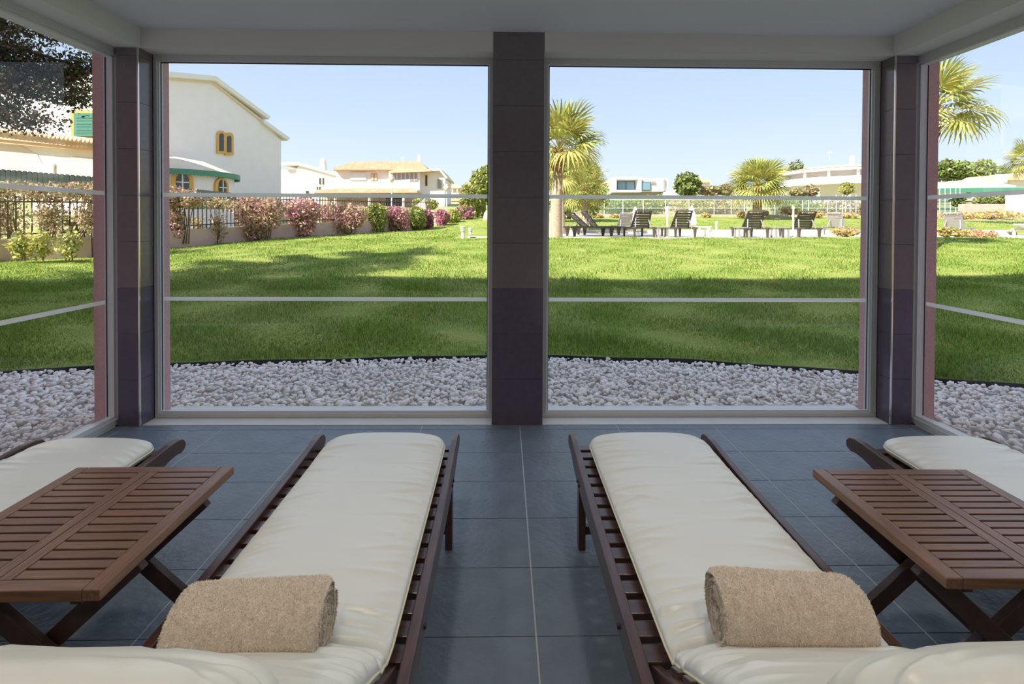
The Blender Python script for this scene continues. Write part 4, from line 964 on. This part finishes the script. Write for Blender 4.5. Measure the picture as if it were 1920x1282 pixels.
for x in (1762,1772,1782,1792,1800): MB().tube([at(x,404,44),at(x,352,44)],.03,6).build('post', M['alu'], mf)
cf = empty('court_fence', at(1350,405,39), label='pale wire court fence with thin posts along the bank', cat='fence')
for x in (1100,1133,1168,1206,1248,1292,1339,1371,1396,1453,1505,1516,1552,1568,1580,1586,1594,1605): MB().tube([at(x,408,39),at(x,365 if x > 1560 else 373,39)],.028,6).build('post', M['alu'], cf)
MB().prism(pix(rect(1095,1610,374,405),39.1),(0,.01,0)).build('net', bandmat('thin wire net',(.6,.72,.68),.14) , cf)
for y in (374,390,405): MB().bar(at(1095,y,39),at(1610,y,39),.03,.03).build('rail', M['alu'], cf)

# ------------------------------------------------------------------ deck and its furniture
DZ = at(1300,446.5,16).z
dk = MB().prism([(at(876,446,16.3).x,16.2,DZ-.05),(16,15.7,DZ-.05),(24,15.7,DZ-.05),(24,23.2,DZ-.05),(at(1030,440,23).x,23.2,DZ-.05),(at(1025,441,19).x,19.6,DZ-.05),(at(876,446,16.3).x,17.4,DZ-.05)], (0,0,.06)).build('pool_deck', M['deck']); tag(dk,'pale stone pool deck beyond the lawn','deck',kind='structure')
DZ += .01
kb = MB()
for k in range(22):
    x0, x1 = .4+k*1.05, .4+(k+1)*1.05; kb.add([(x0,22.3,DZ-.2),(x1,22.3,DZ-.2),(x1,22.3,G(x1,22.5)+.05),(x0,22.3,G(x0,22.5)+.05),(x0,23.4,DZ-.2),(x1,23.4,DZ-.2),(x1,23.4,G(x1,23.4)+.03),(x0,23.4,G(x0,23.4)+.03)], [(0,1,2,3),(3,2,6,7)])
kb.build('kerb', M['deck'], dk)
def deck_lounger_parts(r, m, back, W_=.72, Ls=1.85):
    MB().box(-W_/2,-W_/2+.06,-.15,Ls-.15,.29,.35).build('side_rail', M[m], r, local=True, bevel=.01); MB().box(W_/2-.06,W_/2,-.15,Ls-.15,.29,.35).build('side_rail', M[m], r, local=True, bevel=.01)
    for k in range(9): MB().box(-W_/2+.06,W_/2-.06,.62+k*.12,.70+k*.12,.31,.335).build('slat', M[m], r, local=True)
    for sx_ in (-1,1):
        for y in (-.02,Ls-.45):
            MB().prism([(sx_*(W_/2-.06),y-.06,.30),(sx_*(W_/2-.06),y+.12,.30),(sx_*(W_/2-.06),y+.06,0),(sx_*(W_/2-.06),y-.01,0)], (sx_*.05,0,0)).build('leg', M[m], r, local=True)
    a = back; L_ = .72; hy, hz = .55, .34
    def bp(u, x): return (x, hy-math.cos(a)*u, hz+math.sin(a)*u)
    w0, w1 = W_/2-.07, W_/2-.11
    for s in (-1,1):
        MB().bar(bp(0,s*w0), bp(L_,s*w1), .06, .04).build('backrest_stile', M[m], r, local=True, bevel=.008)
        MB().bar(bp(.4,s*(w0-.08)), (s*(w0-.02), hy-math.cos(a)*.4-.16, .32), .03, .03).build('prop', M[m+'_g'] if m == 'resin' else M[m], r, local=True)
    MB().bar(bp(L_,-w1-.03), bp(L_,w1+.03), .10, .05).build('backrest_top', M[m], r, local=True, bevel=.015)
    nb = (0,math.sin(a),math.cos(a))
    for k in range(6): MB().bar(bp(.06+k*.108,-w0+.02), bp(.06+k*.108,w0-.02), .080, .02, nb).build('slat', M[m], r, local=True)
def deck_lounger(label, px, py, Y, rz=0, m='resin', back=.86, s=1, z=None, group='resin loungers on the pool deck'):
    q = at(px,py,Y); r = empty('deck_lounger', (q.x,Y,DZ if z is None else z), rz, label, 'sun lounger', group); r.scale = (s,s,s)
    deck_lounger_parts(r, m, back); return r
deck_lounger('dark resin lounger with raised back beside the first closed parasol', 1208, 444, 16.4)
deck_lounger('dark resin lounger with raised back below the round tree', 1285, 444, 16.4)
deck_lounger('dark resin lounger with raised back below the bushy palm', 1420, 445, 16.4, -.12)
deck_lounger('dark resin lounger with raised back right of the white post', 1517, 445, 16.4, -.12)
deck_lounger('dark resin lounger seen from the side, foot of the tall palm', 1070, 442, 17.5, -1.3, back=.7)
deck_lounger('dark resin lounger seen from the side, right of the tall palm', 1090, 440, 19.3, -1.35, back=.9)
deck_lounger('grey lounger far behind the first parasol', 1176, 436, 21.5, 0, 'resin_g', .9)
deck_lounger('grey lounger beside the orange shrub', 1560, 438, 21, -1.0, 'resin_g', 1.0)
deck_lounger('grey lounger behind shrubs, right side window', 1782, 438, 20, -1.0, 'resin_g', 1.0)
def deck_table(label, px, Y, m='resin_g', h=.36, w=.42):
    q = at(px,444,Y); r = empty('side_table', (q.x,Y,DZ), 0, label, 'table', 'resin side tables on the deck')
    MB().box(-w/2,w/2,-.2,.2,h-.035,h).build('table_top', M[m], r, local=True, bevel=.008)
    for a in (-1,1):
        for b in (-1,1): MB().box(a*(w/2-.05)-.025,a*(w/2-.05)+.025,b*.15-.025,b*.15+.025,0,h-.035).build('leg', M[m], r, local=True)
deck_table('low dark table between the first two deck loungers', 1241, 16.5)
deck_table('low grey table left of the third deck lounger', 1391, 16.5)
deck_table('low grey table between the third and fourth deck loungers', 1462, 16.5, w=.5)
deck_table('low white table right of the second deck lounger', 1317, 17.6, 'canvas')
def parasol(label, px, Y, ytop, ybot):
    q = at(px,ybot,Y); zt = at(px,ytop,Y).z; r = empty('closed_parasol', (q.x,Y,DZ), 0, label, 'parasol', 'closed parasols on the deck'); h = zt-DZ
    MB().tube([(0,0,0),(0,0,h)],.025,8).build('pole', M['alu'], r, local=True)
    MB().lathe([(.30,.0),(.30,.06),(.05,.08)],(0,0,0),16).build('base', M['canvas'], r, local=True)
    pr = [(.17,h*.30),(.20,h*.38),(.15,h*.65),(.09,h*.88),(.02,h*1.02)]; b = MB().lathe(pr,(0,0,0),14); b.v = [(x*(1+.18*math.sin(5*math.atan2(y,x))),y*(1+.18*math.sin(5*math.atan2(y,x))),z) for x,y,z in b.v]; b.build('canopy', M['canvas'], r, local=True)
parasol('closed white parasol behind the first deck lounger', 1191, 22, 388, 436); parasol('closed white parasol behind the second deck lounger', 1297, 23, 386, 432)
def post(label, px, Y, ytop, nm='deck_post'):
    q = at(px,444,Y); h = at(px,ytop,Y).z-DZ; r = empty(nm, (q.x,Y,DZ), 0, label, 'post', 'white posts on the deck')
    MB().tube([(0,0,0),(0,0,h)],.03,10).build('pole', M['canvas'], r, local=True); MB().lathe([(.045,h-.03),(.05,h),(.03,h+.06),(.0,h+.07)],(0,0,0),12).build('cap', M['canvas'], r, local=True); MB().lathe([(.10,0),(.10,.02),(.03,.04)],(0,0,0),12).build('foot', M['canvas'], r, local=True)
post('white post between the first two deck loungers', 1251, 16.6, 390); post('white post left of the fourth deck lounger', 1487, 16.6, 390)
post('short white post right of the second deck lounger', 1343, 17.5, 418)
def bollard(label, px, py, Y, ytop):
    q = at(px,py,Y); h = at(px,ytop,Y).z-q.z; r = empty('bollard_light', (q.x,q.y,q.z), 0, label, 'lamp', 'bollard lights by the deck')
    MB().lathe([(.06,-.1),(.055,h*.55),(.075,h*.56),(.075,h*.60)],(0,0,0),14).build('post', M['lampmetal'], r, local=True)
    for k in range(3): MB().lathe([(.04,h*(.60+.11*k)),(.085,h*(.62+.11*k)),(.085,h*(.65+.11*k)),(.04,h*(.69+.11*k))],(0,0,0),14).build('louvre', M['lampmetal'], r, local=True)
    MB().lathe([(.09,h*.93),(.09,h*.97),(.05,h),(0,h)],(0,0,0),14).build('cap', M['lampmetal'], r, local=True)
bollard('nearer pale bollard light on the lawn left of the pillar', 868, 447, 15.9, 424); bollard('farther pale bollard light on the lawn left of the pillar', 882, 442, 18.5, 427)
bollard('pale bollard light right of the second deck lounger', 1330, 444, 16.3, 424)
def street_lamp(label, px, Y, ytop, ybot):
    q = at(px,ybot,Y); zt = at(px,ytop,Y).z; h = zt-q.z; r = empty('street_lamp', tuple(q), 0, label, 'street lamp', 'street lamps behind the hedge'); u = Y/40*.55
    MB().tube([(0,0,-1.5),(0,0,h-u)],[.07,.05],10).build('pole', M['lampmetal'], r, local=True)
    MB().lathe([(.05,h-u),(u*.28,h-u*.85),(u*.48,h-u*.5),(u*.42,h-u*.2),(.02,h)],(0,0,0),14).build('globe', M['lampglass'], r, local=True, smooth=True)
    MB().lathe([(u*.44,h-u*.22),(u*.3,h),(0,h+.06)],(0,0,0),14).build('cap', M['resin_g'], r, local=True)
street_lamp('globe street lamp in front of the long house', 734.5, 40, 329, 392); street_lamp('globe street lamp right of the long house', 837.5, 44, 346, 392)
bl_ = at(917,406,31); ic = ico(3)
o = inst('boulder', npmesh('boulder', np.array(ic[0])*np.array([.42,.5,.95]), ic[1], M['boulder'], smooth=True), None, (bl_.x,bl_.y,bl_.z)); tag(o,'smooth pink boulder at the pillar edge beyond the bollards','boulder')
sb = at(1925,446,16.2); r = empty('white_sunbed', (sb.x,sb.y,DZ), -1.2, 'white slatted sunbed at the right picture edge', 'sun lounger'); deck_lounger_parts(r, 'canvas', .2)
